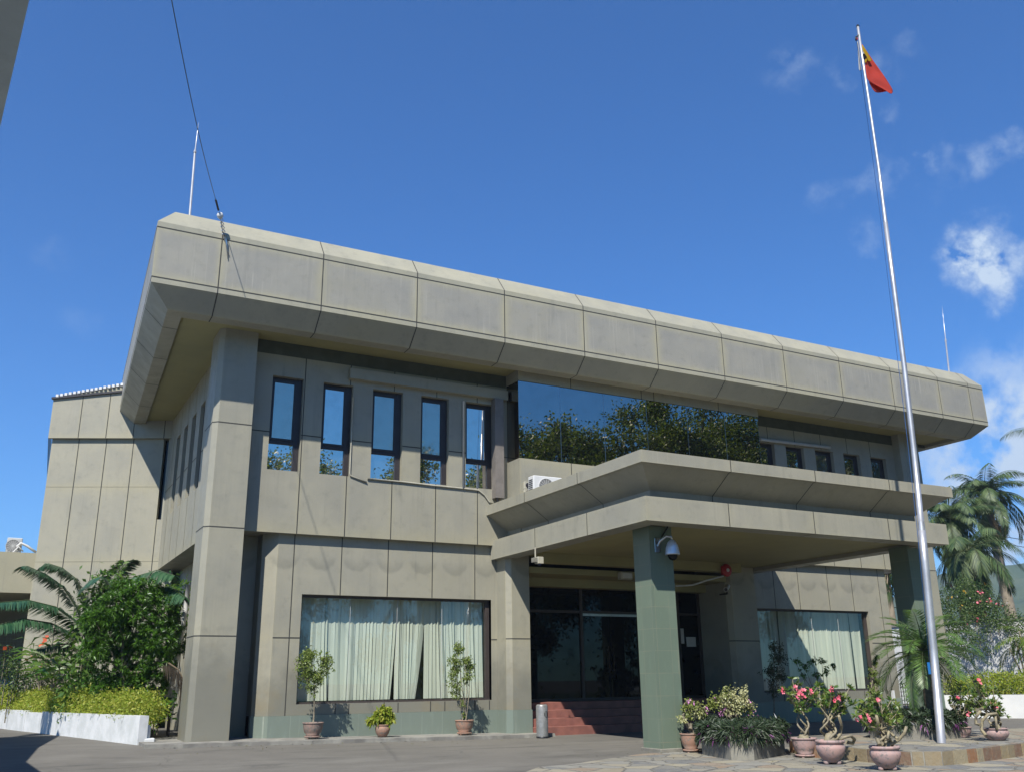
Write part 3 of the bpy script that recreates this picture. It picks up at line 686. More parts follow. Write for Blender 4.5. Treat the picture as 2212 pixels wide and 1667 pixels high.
# dado
mb = MB()
mb.box(22.7, 30.12, LW-.03, LW+.1, -1.62, DZ-.002); mb.build('dado', m_dado, B); mb = MB(); mb.box(x_ch, 13.18, LW-.03, LW+.1, -1.62, DZ-.002)
mb.hexa([(6.03, LW+.255, -1.62), (x_ch, LW-.03, -1.62), (x_ch, LW+.1, -1.62), (6.03, LW+.4, -1.62), (6.03, LW+.255, DZ-.002), (x_ch, LW-.03, DZ-.002), (x_ch, LW+.1, DZ-.002), (6.03, LW+.4, DZ-.002)])
mb.build('dado', m_dado, B)
# big windows with vertical blinds
def big_window(a, b, c_, d_, y, seed, gaps):
    rnd = random.Random(seed)
    w = thing('window', ((a+b)/2, y, c_), None, None); w.parent = B; w.location = Vector(((a+b)/2, y, c_))-Vector(B['_o'])
    f = MB(); f.box(a, b, y, y+.08, d_-.07, d_); f.box(b-.13, b, y, y+.08, c_+.05, d_-.07); f.box(a, a+.05, y, y+.08, c_+.05, d_-.07); f.box(a, b, y-.02, y+.08, c_, c_+.05)
    f.build('frame', m_bframe, w)
    g = MB(); n = 4
    for k in range(n):
        xa = a+.05+(b-a-.18)*k/n; xb = a+.05+(b-a-.18)*(k+1)/n
        g.face([(xa+.004, y+.04, c_+.05), (xb-.004, y+.04, c_+.05), (xb-.004, y+.04, d_-.07), (xa+.004, y+.04, d_-.07)])
    g.build('pane', m_glass_clear, w)
    for k in range(1, n): f = MB(); xa = a+.05+(b-a-.18)*k/n; f.box(xa-.003, xa+.003, y+.035, y+.05, c_+.05, d_-.07); f.build('glass_joint', m_wpipe, w)
    s_ = MB(); x = a+.12; bw = .127; i = 0; yb = y+.30; lean = 0
    while x < b-.1:
        t_ = (x-a)/(b-a); ang = rnd.uniform(.12, .4) if rnd.random() < .8 else rnd.uniform(.5, 1.1)
        if rnd.random() < .18: ang = -ang
        if rnd.random() < .4: lean = rnd.uniform(-.07, .07)
        ln = lean
        for (g0, g1, l0) in gaps:
            if g0 < t_ < g1: ln = l0*(t_-g0)/(g1-g0)+rnd.uniform(-.02, .02)
        nseg = 5; prev = None
        for k in range(nseg+1):
            tz = k/nseg; z = d_-.05-(d_-c_-.12)*tz
            an = ang+(.25*math.sin(tz*2+i) if abs(ln) > .04 else .05*math.sin(tz*3+i))
            cx = x+ln*tz**1.6; dx = math.cos(an)*bw*.56; dy = math.sin(an)*bw*.5
            p0, p1 = (cx-dx, yb+dy, z), (cx+dx, yb-dy, z)
            if prev: s_.face([prev[0], prev[1], p1, p0])
            prev = (p0, p1)
        x += bw*.80*(1.0 if rnd.random() < .94 else 1.5); i += 1
    s_.box(a+.08, b-.05, yb-.03, yb+.03, d_-.05, d_+.02)
    s_.build('vertical_blinds', m_blind, w)
    r_ = MB(); r_.face([(a-.2, y+1.8, c_-.3), (b+.2, y+1.8, c_-.3), (b+.2, y+1.8, d_+.2), (a-.2, y+1.8, d_+.2)])
    for xx in (a-.2, b+.2): r_.face([(xx, y+.09, c_-.3), (xx, y+1.8, c_-.3), (xx, y+1.8, d_+.2), (xx, y+.09, d_+.2)])
    for zz in (c_-.3, d_+.2): r_.face([(a-.2, y+.09, zz), (b+.2, y+.09, zz), (b+.2, y+1.8, zz), (a-.2, y+1.8, zz)])
    r_.build('room_behind', m_dark, w)
big_window(GX0, GX1, GZ0, GZ1, LW+.14, 5, [(.40, .50, -.16), (.56, .66, -.30), (.67, .80, .20), (.86, .95, .14)])
big_window(23.42, 28.95, -.5, 2.339, LW+.14, 11, [(.75, .85, .12), (.9, .97, -.1)])

# central bay with the dark mirror glass ------------------------------
BF, BX0, BX1, BS, BG = 24.563, 13.437, 23.386, 6.555, 9.058
mb = MB()
wallgrid(mb, PX(BF), [BX0, float(atY(1234, 1005, BF)[0]), 18.6, 21.2, BX1], [4.0, BS])
wallgrid(mb, PX(BF), [BX0]+[float(atY(1026.1+.31738*x, 756+.31738*y, BF)[0]) for x, y in ((650, 220), (1130, 290), (1215, 305), (1655, 380))]+[BX1], [BG, SOF])
for xx in (BX0, BX1):
    for za, zb in ((4.0, BS), (BG, SOF)): mb.face([(xx, BF, za), (xx, W0, za), (xx, W0, zb), (xx, BF, zb)], 0)
mb.box(BX0+.03, BX1-.03, BF+.06, BF+.2, BG-.001+.002, BG+.05, 0)
mb.build('bay_wall', [m_clad, m_seam], B)
bw = thing('window', (18.4, BF, BS), None, None); bw.parent = B; bw.location = Vector((18.4, BF, BS))-Vector(B['_o'])
jx = [BX0]+[float(atY(1026.1+.31738*x, 756+.31738*y, BF)[0]) for x, y in ((585, 500), (885, 540), (1180, 600), (1457, 620), (1715, 640))]+[BX1]
for k, (a, b) in enumerate(zip(jx[:-1], jx[1:])):
    g = MB(); tl = random.uniform(-.004, .004)
    g.face([(a+.008, BF+.03, BS), (b-.008, BF+.03+tl, BS), (b-.008, BF+.03+tl, BG), (a+.008, BF+.03, BG)]); g.build('pane', m_glass_bay, bw)
for a in jx[1:-1]: g = MB(); g.box(a-.01, a+.01, BF+.03, BF+.045, BS, BG); g.build('glass_joint', m_steel, bw)
for xx in (BX0+.03, BX1-.03):
    g = MB(); g.face([(xx, BF+.03, BS), (xx, W0-.001, BS), (xx, W0-.001, BG), (xx, BF+.03, BG)]); g.build('pane', m_glass_bay, bw)
g = MB(); g.box(BX0+.05, BX1-.05, BF+.06, W0-.01, BS-.05, BS-.002); g.build('sill', m_clad, bw)

# entrance canopy -----------------------------------------------------
KX0, KX1, KF = 12.70, 23.59, 17.29; K0, K1, K2, K3 = 5.139, 4.849, 4.094, 3.522
ko, kr = .208, .774
cp = [(.35, K0-.03), (.30, K0), (0, K0), (0, K1), (.10, K1-.02), (kr, 4.37), (kr, K2), (ko+.1, K2), (ko, K2), (ko, K3), (ko+.55, K3), (ko+.55, 3.64)]
KB = W0+.12
fseam = [float(atY(x, y, KF)[0]) for x, y in [(1577.9, 1004), (1761, 1031), (1920.8, 1047)]]
lseam = [float(atX(x, y, KX0)[1]) for x, y in [(1247, 1035), (1132.9, 1080)]]
lseam2 = [float(atX(x, y, KX0+ko)[1]) for x, y in [(1268.2, 1133), (1155.7, 1163)]]
mb = MB()
for i in range(len(cp)-1):
    (d0, z0), (d1, z1) = cp[i], cp[i+1]
    def xs_(d): return [KX0+d]+[x for x in fseam]+[KX1-d]
    for k in range(4):
        a0, a1 = xs_(d0)[k], xs_(d0)[k+1]; b0, b1 = xs_(d1)[k], xs_(d1)[k+1]
        isb = i in (2, 8)
        mb.face([(a0, KF+d0, z0), (a1, KF+d0, z0), (b1, KF+d1, z1), (b0, KF+d1, z1)], 0, [(0, 1), (1, 1), (1, 0), (0, 0)] if isb else None)
    nv = Vector((0, (z1-z0), -(d1-d0))).normalized()*.005
    if 2 <= i <= 9:
        for x in fseam: mb.face([Vector((x-.013, KF+d0, z0))+nv, Vector((x+.013, KF+d0, z0))+nv, Vector((x+.013, KF+d1, z1))+nv, Vector((x-.013, KF+d1, z1))+nv], 1)
    ls = lseam2 if i >= 6 else lseam
    for xx, sg in ((KX0, 1), (KX1, -1)):
        yy0 = [KF+d0]+sorted(ls)+[KB]; yy1 = [KF+d1]+sorted(ls)+[KB]
        for k in range(3):
            mb.face([(xx+sg*d0, yy0[k], z0), (xx+sg*d0, yy0[k+1], z0), (xx+sg*d1, yy1[k+1], z1), (xx+sg*d1, yy1[k], z1)], 0, [(0, 1), (1, 1), (1, 0), (0, 0)] if i in (2, 8) else None)
        nn = Vector((sg*(z1-z0), 0, -(d1-d0)))
        nn = nn.normalized()*.005
        if 2 <= i <= 9:
            for y in ls: mb.face([Vector((xx+sg*d0, y-.013, z0))+nn, Vector((xx+sg*d0, y+.013, z0))+nn, Vector((xx+sg*d1, y+.013, z1))+nn, Vector((xx+sg*d1, y-.013, z1))+nn], 1)
mb.face([(KX0+.35, KF+.35, K0-.03), (KX1-.35, KF+.35, K0-.03), (KX1-.35, KB, K0-.03), (KX0+.35, KB, K0-.03)])
canopy = mb.build('canopy', [m_canopy, m_seam], B)
mb = MB(); c0 = ko+.54
mb.face([(KX0+c0, KF+c0, 3.638), (KX1-c0, KF+c0, 3.638), (KX1-c0, 26.5, 3.638), (KX0+c0, 26.5, 3.638)])
mb.box(13.9, 21.55, 24.1, 24.5, 3.35, 3.636); mb.box(13.9, 21.55, 24.9, 26.3, 3.12, 3.30); mb.box(13.9, 21.55, 26.0, 26.4, 2.85, 3.119)
o = mb.build('canopy_ceiling', m_soffit, B)
def tiled_column(x, y, s_, z0, z1):
    mb = MB(); e = .0
    mb.box(x, x+s_, y, y+s_, z0+.10, z1)
    o = mb.build('canopy_column', m_tile, B); 
    p_ = MB(); p_.box(x-.05, x+s_+.05, y-.05, y+s_+.05, z0-.05, z0+.10)
    p_['x'] = 0 if False else None
    return o
def _tc(x, y, s_, z0, z1):
    mb = MB(); mb.box(x, x+s_, y, y+s_, z0+.085, z1); o = mb.build('canopy_column', m_tile, B)
    p_ = MB(); p_.bevbox(x-.05, x+s_+.05, y-.05, y+s_+.05, z0-.05, z0+.085, .012)
    q = p_.build('plinth', m_conc, o, off=B['_o'])
_tc(13.63, 18.41, .68, -1.6, K3+.05)
_tc(22.75, 18.41, .66, -1.6, K3+.05)

# entrance: pilasters, glass front, steps -------------------------------
def pilaster(x0, x1, y0, ch, z1=3.636):
    mb = MB(); poly = [(x0, y0+ch), (x0+ch, y0), (x1, y0), (x1, 26.6), (x0, 26.6)]
    for za, zb in ((DZ, 1.184), (1.184, z1)):
        for i in range(5):
            a, b = poly[i], poly[(i+1) % 5]; mb.face([(*a, za), (*b, za), (*b, zb), (*a, zb)], 0, [(0, 0), (1, 0), (1, 1), (0, 1)])
    q = [(x0-.004, y0+ch), (x0+ch, y0-.004), (x1+.004, y0-.004), (x1+.004, 26.6)]
    for i in range(3): a, b = q[i], q[i+1]; mb.face([(*a, 1.17), (*b, 1.17), (*b, 1.198), (*a, 1.198)], 1)
    o = mb.build('pilaster', [m_lower, m_seam], B)
    m2 = MB(); q = [(x0-.02, y0+ch-.01), (x0+ch-.01, y0-.02), (x1+.02, y0-.02), (x1+.02, 26.58), (x0-.02, 26.58)]
    for i in range(5): a, b = q[i], q[(i+1) % 5]; m2.face([(*a, -1.62), (*b, -1.62), (*b, DZ-.002), (*a, DZ-.002)])
    m2.face([(*k, DZ-.002) for k in q]); m2.build('tile_base', m_dado, o, off=B['_o'])
pilaster(13.12, 13.86, 24.85, .14); pilaster(21.55, 22.75, 24.85, .14)
GY = 26.45; FZ = -.62
mb = MB(); mb.face([(13.8, GY+.01, FZ), (21.6, GY+.01, FZ), (21.6, GY+.01, 2.85), (13.8, GY+.01, 2.85)])
ed = thing('window', (17.7, GY, FZ), None, None); ed.parent = B; ed.location = Vector((17.7, GY, FZ))-Vector(B['_o'])
px_ = [float(atY(1080.1+.31938*x, 1134.1+.31938*700, GY)[0]) for x in (548, 935, 1205)]
mb = MB(); mb.face([(13.8, GY, FZ), (px_[0], GY, FZ), (px_[0], GY, 2.85), (13.8, GY, 2.85)]); mb.face([(px_[1], GY, FZ), (21.6, GY, FZ), (21.6, GY, 2.85), (px_[1], GY, 2.85)])
mb.face([(px_[0], GY, 2.1), (px_[1], GY, 2.1), (px_[1], GY, 2.85), (px_[0], GY, 2.85)]); mb.build('entrance_glass', m_glass_door, ed)
f = MB()
for x in [13.86]+px_+[21.5]: f.box(x-.05, x+.05, GY-.06, GY-.002, FZ, 2.85)
for a, b in zip([13.86]+px_, px_+[21.5]): f.box(a+.05, b-.05, GY-.05, GY-.003, 2.08, 2.16); f.box(a+.05, b-.05, GY-.05, GY-.003, FZ, FZ+.08)
f.build('frame', m_bframe, ed)
dr = MB(); xm = px_[0]+(px_[1]-px_[0])*.47
for a, b in ((px_[0]+.05, xm-.01), (xm+.01, px_[1]-.05)): dr.face([(a, GY-.01, FZ+.08), (b, GY-.01, FZ+.08), (b, GY-.01, 2.0), (a, GY-.01, 2.0)])
door = dr.build('door', m_glass_door, B)
dh = MB()
for x in (xm-.08, xm+.10):
    dh.tube([(x, GY-.09, .25), (x, GY-.09, 1.05)], .022, 8); dh.box(x-.01, x+.01, GY-.09, GY-.012, .35, .38); dh.box(x-.01, x+.01, GY-.09, GY-.012, .92, .95)
dh.box(px_[0]+.06, px_[1]-.06, GY-.04, GY-.012, 2.0, 2.075)
dh.build('handle', m_steel, door, off=B['_o'])
pap = MB()
for (x, z, w_, h_) in ((20.35, 1.15, .45, .5), (20.9, 1.05, .4, .32), (19.95, .9, .3, .3)): pap.box(x, x+w_, GY-.02, GY-.008, z, z+h_)
pap.build('paper_notice', m_wpipe, B)
st = MB()
nst = 4
for k in range(nst):
    zt = -1.27+k*.216; y0 = 24.55+k*.36
    if k == nst-1: zt = FZ-.004
    x0 = 13.90+.0*k
    st.bevbox(x0, 21.53, y0, y0+.36 if k < nst-1 else GY-.07, -1.65, zt, .008)
st.build('entrance_steps', m_step, B)
# interior shell so nothing shines through the building
mb = MB()
mb.box(5.6, 30.0, 28.5, 36.0, -1.55, 9.3); mb.box(5.4, 31.3, 25.9, 28.49, 4.0, 9.35); mb.box(13.9, 21.5, GY+.02, 28.4, -1.5, 3.9)
mb.build('inner_core', m_dark, B)
mb = MB(); mb.face([(31.9, 26.1, -1.6), (31.9, 37, -1.6), (31.9, 37, SOF), (31.9, 26.1, SOF)]); mb.face([(3, 37.3, -1.6), (34.9, 37.3, -1.6), (34.9, 37.3, 12), (3, 37.3, 12)])
mb = MB(); mb.face([(31.6, 26.1, UZ), (31.6, 37, UZ), (31.6, 37, SOF), (31.6, 26.1, SOF)]); mb.face([(5, 37.0, -1.6), (31.6, 37.0, -1.6), (31.6, 37.0, 12), (5, 37.0, 12)]); mb.build('rear_wall', m_clad, B)

# left wing --------------------------------------------------------------
wA = np.array((5.15, 35.38)); wB = np.array((.78, 37.38))
def PW(off=0.):
    n_ = np.array((-.416, -.909))
    return lambda u, v: (wA[0]+(wB[0]-wA[0])*u+n_[0]*off, wA[1]+(wB[1]-wA[1])*u+n_[1]*off, v)
def uw(x):   # wing coordinate from a picture column at y~1055
    d = ray(x, 1055); # intersect with the wall line
    A = np.array([[d[0], -(wB-wA)[0]], [d[1], -(wB-wA)[1]]]); s_ = np.linalg.solve(A, wA); return float(s_[1])
ul = sorted([0.0, uw(345), uw(277.4), uw(218), uw(157.5), 1.0])
mb = MB()
wx0, wx1 = .0, uw(342)
wallgrid(mb, PW(), ul, [-1.6, 1.184, 4.25, 6.95, 8.75], [(.12, uw(344), 5.75, 8.75)], nin=(.416, .909, 0), depth=.25, sw=.0065)
mb.face([(wB[0], wB[1], -1.6), (wB[0]+.3, 45, -1.6), (wB[0]+.3, 45, 8.75), (wB[0], wB[1], 8.75)])
wing = mb.build('wing_wall', [m_clad, m_seam], B)
mb = MB(); P = PW(.14)
us2 = sorted([.0, uw(345), uw(277.4), uw(218), uw(157.5), 1.02])
zt = lambda u: 10.75-.47*(u-.5)/.5 if u > .5 else 10.75
for a, b in zip(us2[:-1], us2[1:]):
    mb.face([P(a, 8.75), P(b, 8.75), P(b, zt(b)), P(a, zt(a))], 0, [(0, 0), (1, 0), (1, 1), (0, 1)])
    P2 = PW(.145)
    if b < 1: mb.face([P2(b-.003, 8.75), P2(b+.003, 8.75), P2(b+.003, zt(b)), P2(b-.003, zt(b))], 1)
mb.face([P(0, 8.75), P(1.02, 8.75), PW(0)(1.02, 8.75), PW(0)(0, 8.75)], 0)
a_, b_ = P(1.02, 8.75), P(1.02, zt(1.02)); mb.face([a_, b_, (b_[0]+.3, 45, b_[2]), (a_[0]+.3, 45, a_[2])], 0)
mb.build('wing_parapet', [m_clad, m_seam], B)
mb = MB()   # corrugated roofing edge
P3 = PW(.22)
for k in range(26):
    ua = .18+k*.032; ub = ua+.020
    if ub > 1.03: break
    za = zt(ua); mb.hexa([P3(ua, za), P3(ub, za), PW(-.6)(ub, za), PW(-.6)(ua, za), P3(ua, za+.10), P3(ub, za+.10), PW(-.6)(ub, za+.14), PW(-.6)(ua, za+.14)], 1)
mb.hexa([P3(.1, zt(.1)-.03), P3(1.03, zt(1.03)-.03), PW(-.8)(1.03, zt(1.03)-.03), PW(-.8)(.1, zt(.1)-.03), P3(.1, zt(.1)+.04), P3(1.03, zt(1.03)+.04), PW(-.8)(1.03, zt(1.03)+.04), PW(-.8)(.1, zt(.1)+.04)], 0)
mb.build('wing_roof_edge', [m_frame, m_white], B)
P = PW(-.2); g = MB(); g.face([P(.12, 5.75), P(uw(344), 5.75), P(uw(344), 8.75), P(.12, 8.75)]); wo_ = thing('window', P(.2, 5.75), None, None); wo_.parent = B; wo_.location = Vector(P(.2, 5.75))-Vector(B['_o']); g.build('pane', m_glass_door, wo_)
# drain pipe at the side wall
mb = MB(); mb.tube([(4.86, 30.0, 2.92), (4.86, 30.0, 2.2), (4.78, 30.0, 1.2), (4.66, 30.0, 0.1), (4.5, 29.8, -.5)], .07, 8); mb.build('drain_pipe', m_wpipe, B)
print('building done')
# ====================================================================== smaller things
def D9(x, y): return (486.04+.31738*x, 1188.1+.31738*y)
# neighbour canopy overhead on the left; its shadow lies on the drive
ne = [(-.01, 1.0), (-.217, 3.45), (-.31, 4.47), (-1.64, 19.7), (-.47, 28.4)]
top = 2.5
mb = MB(); poly = ne+[(-3.4, 28.4), (-3.4, 1.0)]
mb.prism(poly, top, top+.30)
nb = thing('neighbour_canopy', (-5, 17, top), 'grey concrete edge of a neighbouring roof slab overhead at the upper left corner', 'roof slab')
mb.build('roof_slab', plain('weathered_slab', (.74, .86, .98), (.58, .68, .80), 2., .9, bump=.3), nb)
mb = MB()
mb.box(-3.35, -3.2, 1.2, 5.5, -1.7, top)
mb.build('support_wall', m_conc, nb)

# flag pole ------------------------------------------------------------
fb = atZ(2034, 1604.2, -1.345); FY = float(fb[1])
path = [fb]+[atY(x, y, FY) for x, y in [(2016, 1400), (1998, 1213), (1991, 1145)]]
path2 = [atY(x, y, FY) for x, y in [(1991, 1145), (1976, 990), (1953, 790), (1931, 620), (1912.5, 479)]]
path3 = [atY(x, y, FY) for x, y in [(1912.5, 479), (1899, 370), (1880, 240), (1868, 160), (1853, 58)]]
fp = thing('flagpole', tuple(fb), 'tall galvanised steel flagpole with stepped joints rising from the stone platform', 'flagpole')
mb = MB(); mb.tube(path, [.086, .083, .081, .080], 20); mb.tube([path[-1], path[-1]+(path2[1]-path2[0])*.12], [.080, .070], 20, cap=False)
mb.tube(path2, [.067, .064, .060, .057, .053], 20)
mb.tube([path3[0]-(path3[1]-path3[0])*.02, path3[0]+(path3[1]-path3[0])*.45], [.054, .042], 16, cap=False); mb.tube([path3[0], *path3[1:]], [.040, .040, .038, .036, .035], 16)
mb.build('pole', m_pole, fp)
mb = MB(); tp = path3[-1]; mb.tube([tp, tp+np.array((0, 0, .05))], [.045, .03], 12); mb.build('cap', m_black, fp)
mb = MB(); c_ = atY(1850, 82, FY); mb.tube([tp+np.array((-.02, 0, -.28)), c_+np.array((-.03, 0, 0)), c_+np.array((-.06, -.02, -.12))], .02, 8); mb.build('pulley', m_black, fp)
mb = MB(); o_ = np.array((-.085, -.02, 0.)); mb.tube([c_, atY(1903, 450, FY)+o_, atY(1965, 950, FY)+o_*1.25, atY(1987, 1145, FY)+o_*1.4, atY(2013, 1430, FY)+o_*1.2], .007, 5); mb.build('halyard', plain('blue_rope', (.03, .12, .35), rough=.7), fp)
mb = MB(); q = atY(2011, 1440, FY)+o_; mb.box(q[0]-.018, q[0]+.018, q[1]-.02, q[1]+.02, q[2]-.14, q[2]+.10); mb.build('cleat', plain('blue_cleat', (.03, .22, .6), rough=.4), fp)
# flag: folded cloth hanging from the pole (pixels of the zoom 3300,60..3800,440)
def fpx(x, y): return (1782.1+.12312*x, 32.4+.12312*y)
def fpt(x, y, dy=0.): X, Y_ = fpx(x, y); return Vector(atY(X, Y_, FY+dy*.5))
fl = thing('flag', tuple(fpt(600, 460)), 'red flag with a yellow and black hoist triangle hanging limply from the flagpole', 'flag')
def cloth(name, rows, mat):
    m_ = MB()
    for r0, r1 in zip(rows[:-1], rows[1:]):
        for k in range(len(r0)-1): m_.face([r0[k], r0[k+1], r1[k+1], r1[k]], 0, None, True)
    o = m_.build(name, mat, fl); wd_ = o.modifiers.new('w', 'WELD'); wd_.merge_threshold = .001; su_ = o.modifiers.new('s', 'SUBSURF'); su_.levels = su_.render_levels = 2; sd_ = o.modifiers.new('t', 'SOLIDIFY'); sd_.thickness = .006; return o
cloth('red_field', [[fpt(640, 520, .02), fpt(650, 520, .03), fpt(655, 522, .05)],
                    [fpt(700, 830, -.03), fpt(770, 815, .10), fpt(830, 790, .02)],
                    [fpt(705, 900, -.05), fpt(800, 900, .12), fpt(905, 890, -.02)],
                    [fpt(715, 1000, -.02), fpt(860, 1010, .10), fpt(985, 1005, .04)],
                    [fpt(735, 1130, .05), fpt(900, 1130, -.05), fpt(1060, 1110, .05)],
                    [fpt(790, 1190, .0), fpt(960, 1240, .06), fpt(1140, 1240, -.02)],
                    [fpt(1020, 1300, .0), fpt(1110, 1340, .03), fpt(1200, 1335, .0)],
                    [fpt(1120, 1372, .0), fpt(1150, 1385, .02), fpt(1172, 1392, .0)]], m_flag['red'])
cloth('red_fold', [[fpt(745, 1150, .06), fpt(850, 1180, .12), fpt(1060, 1290, .10)], [fpt(800, 1240, .10), fpt(900, 1260, .22), fpt(1080, 1330, .14)], [fpt(868, 1372, .10), fpt(960, 1370, .2), fpt(1100, 1345, .1)]], m_flag['red'])
cloth('yellow_chevron', [[fpt(645, 525, -.06), fpt(660, 530, -.06)], [fpt(660, 640, -.07), fpt(745, 660, -.05)], [fpt(700, 700, -.08), fpt(775, 730, -.06)], [fpt(745, 770, -.08), fpt(820, 805, -.06)], [fpt(760, 832, -.08), fpt(822, 808, -.07)]], m_flag['yellow'])
cloth('yellow_chevron', [[fpt(735, 760, -.09), fpt(700, 780, -.09)], [fpt(748, 810, -.09), fpt(695, 820, -.1)], [fpt(730, 828, -.08), fpt(703, 855, -.09)]], m_flag['yellow'])
cloth('black_triangle', [[fpt(658, 650, -.08), fpt(690, 680, -.075)], [fpt(668, 720, -.09), fpt(728, 735, -.085)], [fpt(685, 800, -.09), fpt(735, 752, -.09)]], m_flag['black'])
cloth('white_star', [[fpt(660, 640, -.10), fpt(680, 665, -.10)], [fpt(664, 700, -.10), fpt(695, 690, -.10)]], m_flag['white'])
cloth('white_hoist', [[fpt(548, 395, .0), fpt(572, 392, .0)], [fpt(553, 455, .02), fpt(578, 450, .0)]], m_flag['red'])
cloth('white_hoist', [[fpt(556, 460, .02), fpt(578, 455, .0)], [fpt(578, 640, .03), fpt(605, 650, .0)], [fpt(592, 960, .02), fpt(632, 920, .0)], [fpt(600, 985, .0), fpt(655, 975, .05)]], m_flag['white'])

# rooftop rods and wire -----------------------------------------------
for (xb, yb, xt, yt, xm_, ym_, lab) in ((410, 470, 429, 265, 421, 330, 'thin grey lightning rod standing on the left end of the roof'), (2050, 808, 2035, 662, 2043, 738, 'thin grey lightning rod standing on the far right end of the roof')):
    Yr = 24.4
    a, m_, t_ = (atY(x, y, Yr) for x, y in ((xb, yb), (xm_, ym_), (xt, yt)))
    a = a-np.array((0, 0, .25))
    an = thing('lightning_rod', tuple(a), lab, 'lightning rod', 'lightning rods on the roof')
    mb = MB(); mb.tube([a, m_], [.034, .030], 8); mb.tube([m_, m_+(t_-m_)*.08], [.045, .03], 8); mb.build('mast', m_pole, an)
    mb = MB(); mb.tube([m_, m_+(t_-m_)*.6, t_], [.02, .013, .003], 6); mb.build('tip', m_pole, an)
we = atY(480, 488, RF-.04); w0_ = ray(363, -40)*14.0
wr_ = thing('overhead_wire', tuple(we), 'dark overhead cable running down from the sky to insulators on the roof fascia', 'cable')
pts_ = [w0_]; nseg = 12
e1 = atY(466, 432, RF-.5)
for k in range(nseg+1):
    t_ = k/nseg; p_ = np.array(w0_)*(1-t_)+e1*t_; p_ = p_-np.array((0, 0, .55*math.sin(math.pi*t_)*.35)); pts_.append(p_) if k else None
mb = MB(); mb.tube(pts_, .009, 5); mb.tube([e1, atY(472, 455, RF-.3)], .03, 6); mb.build('cable', m_black, wr_)
mb = MB(); q = atY(475.5, 466, RF-.25); mb.lathe([(.0, -.09), (.06, -.07), (.09, 0), (.06, .07), (.0, .09)], q, 12); mb.build('insulator', m_white, wr_)
mb = MB()
for k in range(5): q0 = atY(477+k*1.2, 472+k*8, RF-.2+k*.03); q1 = atY(479+k*1.3, 479+k*8, RF-.2+k*.03); mb.tube([q0+np.array((.03, 0, 0)), q0+np.array((-.03, 0, -.03)), q1, q1+np.array((.04, 0, .03)), q0+np.array((.03, 0, 0))], .012, 5)
mb.tube([atY(483, 505, RF-.06), atY(489, 522, RF-.05), atY(492, 560, RF-.03)], [.018, .03, .010], 6)
mb.tube([atY(476, 470, RF-.22), atY(484, 515, RF-.06), atY(495, 552, RF-.03)], .009, 5)
mb.build('shackle', m_steel, wr_)

# CCTV cameras, lamp, alarm bell --------------------------------------
cc = thing('dome_camera', (14.06, 18.12, 2.95), 'silver dome security camera hanging on the green tiled canopy column', 'security camera')
px0 = atY(1080.1+.31938*1161, 1134.1+.31938*95, 18.10)
s1 = 98*.31938/2008*atY(1450, 1190, 18.1).dot(_F)/2
mb = MB(); zc = px0[2]
mb.lathe([(.012, 0), (.35*s1, -.02), (.62*s1, -.4*s1), (.88*s1, -1.1*s1), (.97*s1, -1.8*s1), (1.0*s1, -1.95*s1), (1.0*s1, -2.08*s1), (.86*s1, -2.1*s1)], (px0[0], px0[1], zc), 28); mb.build('housing', m_satin, cc)
mb = MB(); mb.lathe([(.66*s1, -2.09*s1), (.64*s1, -2.35*s1), (.5*s1, -2.65*s1), (.25*s1, -2.82*s1), (.01, -2.86*s1)], (px0[0], px0[1], zc), 24); mb.build('dome', m_glass_door, cc)
mb = MB(); mb.tube([(px0[0]-.22, 18.40, zc-.12), (px0[0]-.20, 18.3, zc-.02), (px0[0]-.10, 18.18, zc+.09), (px0[0], 18.10, zc+.07), (px0[0], 18.10, zc-.01)], [.035, .035, .032, .03, .03], 10)
mb.bevbox(px0[0]-.30, px0[0]-.13, 18.385, 18.409, zc-.28, zc+.06, .008); mb.build('bracket', m_steel, cc)
mb = MB(); mb.tube([(px0[0]-.1, 18.36, zc+.1), (px0[0]+.1, 18.36, zc+.33), (px0[0]+.12, 18.36, zc+.52)], .018, 6); mb.build('cable', m_black, cc)
q = atY(1160, 1209, 22.5)
cb = thing('box_camera', tuple(q), 'small beige box camera fixed under the left edge of the canopy', 'security camera')
mb = MB(); mb.bevbox(q[0]-.02, q[0]+.16, q[1]-.1, q[1]+.1, q[2]-.09, q[2]+.09, .01); mb.build('housing', m_cream, cb)
mb = MB(); mb.box(q[0]-.14, q[0]-.02, q[1]-.07, q[1]+.07, q[2]-.06, q[2]+.06); mb.tube([(q[0]-.05, q[1], q[2]+.05), (q[0]-.05, q[1], q[2]+.35)], .02, 6); mb.build('bracket', m_conc, cb)
mb = MB(); mb.lathe([(.0, -.14), (.045, -.13), (.05, -.09)], (q[0]+.08, q[1], q[2]), 12); mb.build('lens', plain('blue_lens', (.02, .04, .12), rough=.2), cb)
q = atY(1080.1+.31938*1525, 1134.1+.31938*425, 24.4)
cb = thing('bullet_camera', tuple(q), 'white bullet camera below the red alarm bell in the entrance', 'security camera')
mb = MB(); mb.tube([(q[0]-.16, q[1]-.2, q[2]-.06), (q[0]+.16, q[1]+.05, q[2]+.09)], [.075, .075], 12); mb.build('housing', m_wpipe, cb)
mb = MB(); mb.tube([(q[0]-.161, q[1]-.203, q[2]-.061), (q[0]-.18, q[1]-.215, q[2]-.068)], [.06, .055], 12); mb.build('lens', m_black, cb)
mb = MB(); mb.tube([(q[0]+.04, q[1], q[2]+.02), (q[0]+.1, q[1]+.05, q[2]-.16), (q[0]+.12, 24.84, q[2]-.16)], .03, 8); mb.build('bracket', m_black, cb)
q = atY(1080.1+.31938*1533, 1134.1+.31938*302, 23.98)
ab = thing('alarm_bell', tuple(q), 'round red fire alarm bell high on the entrance beam', 'alarm bell')
mb = MB()
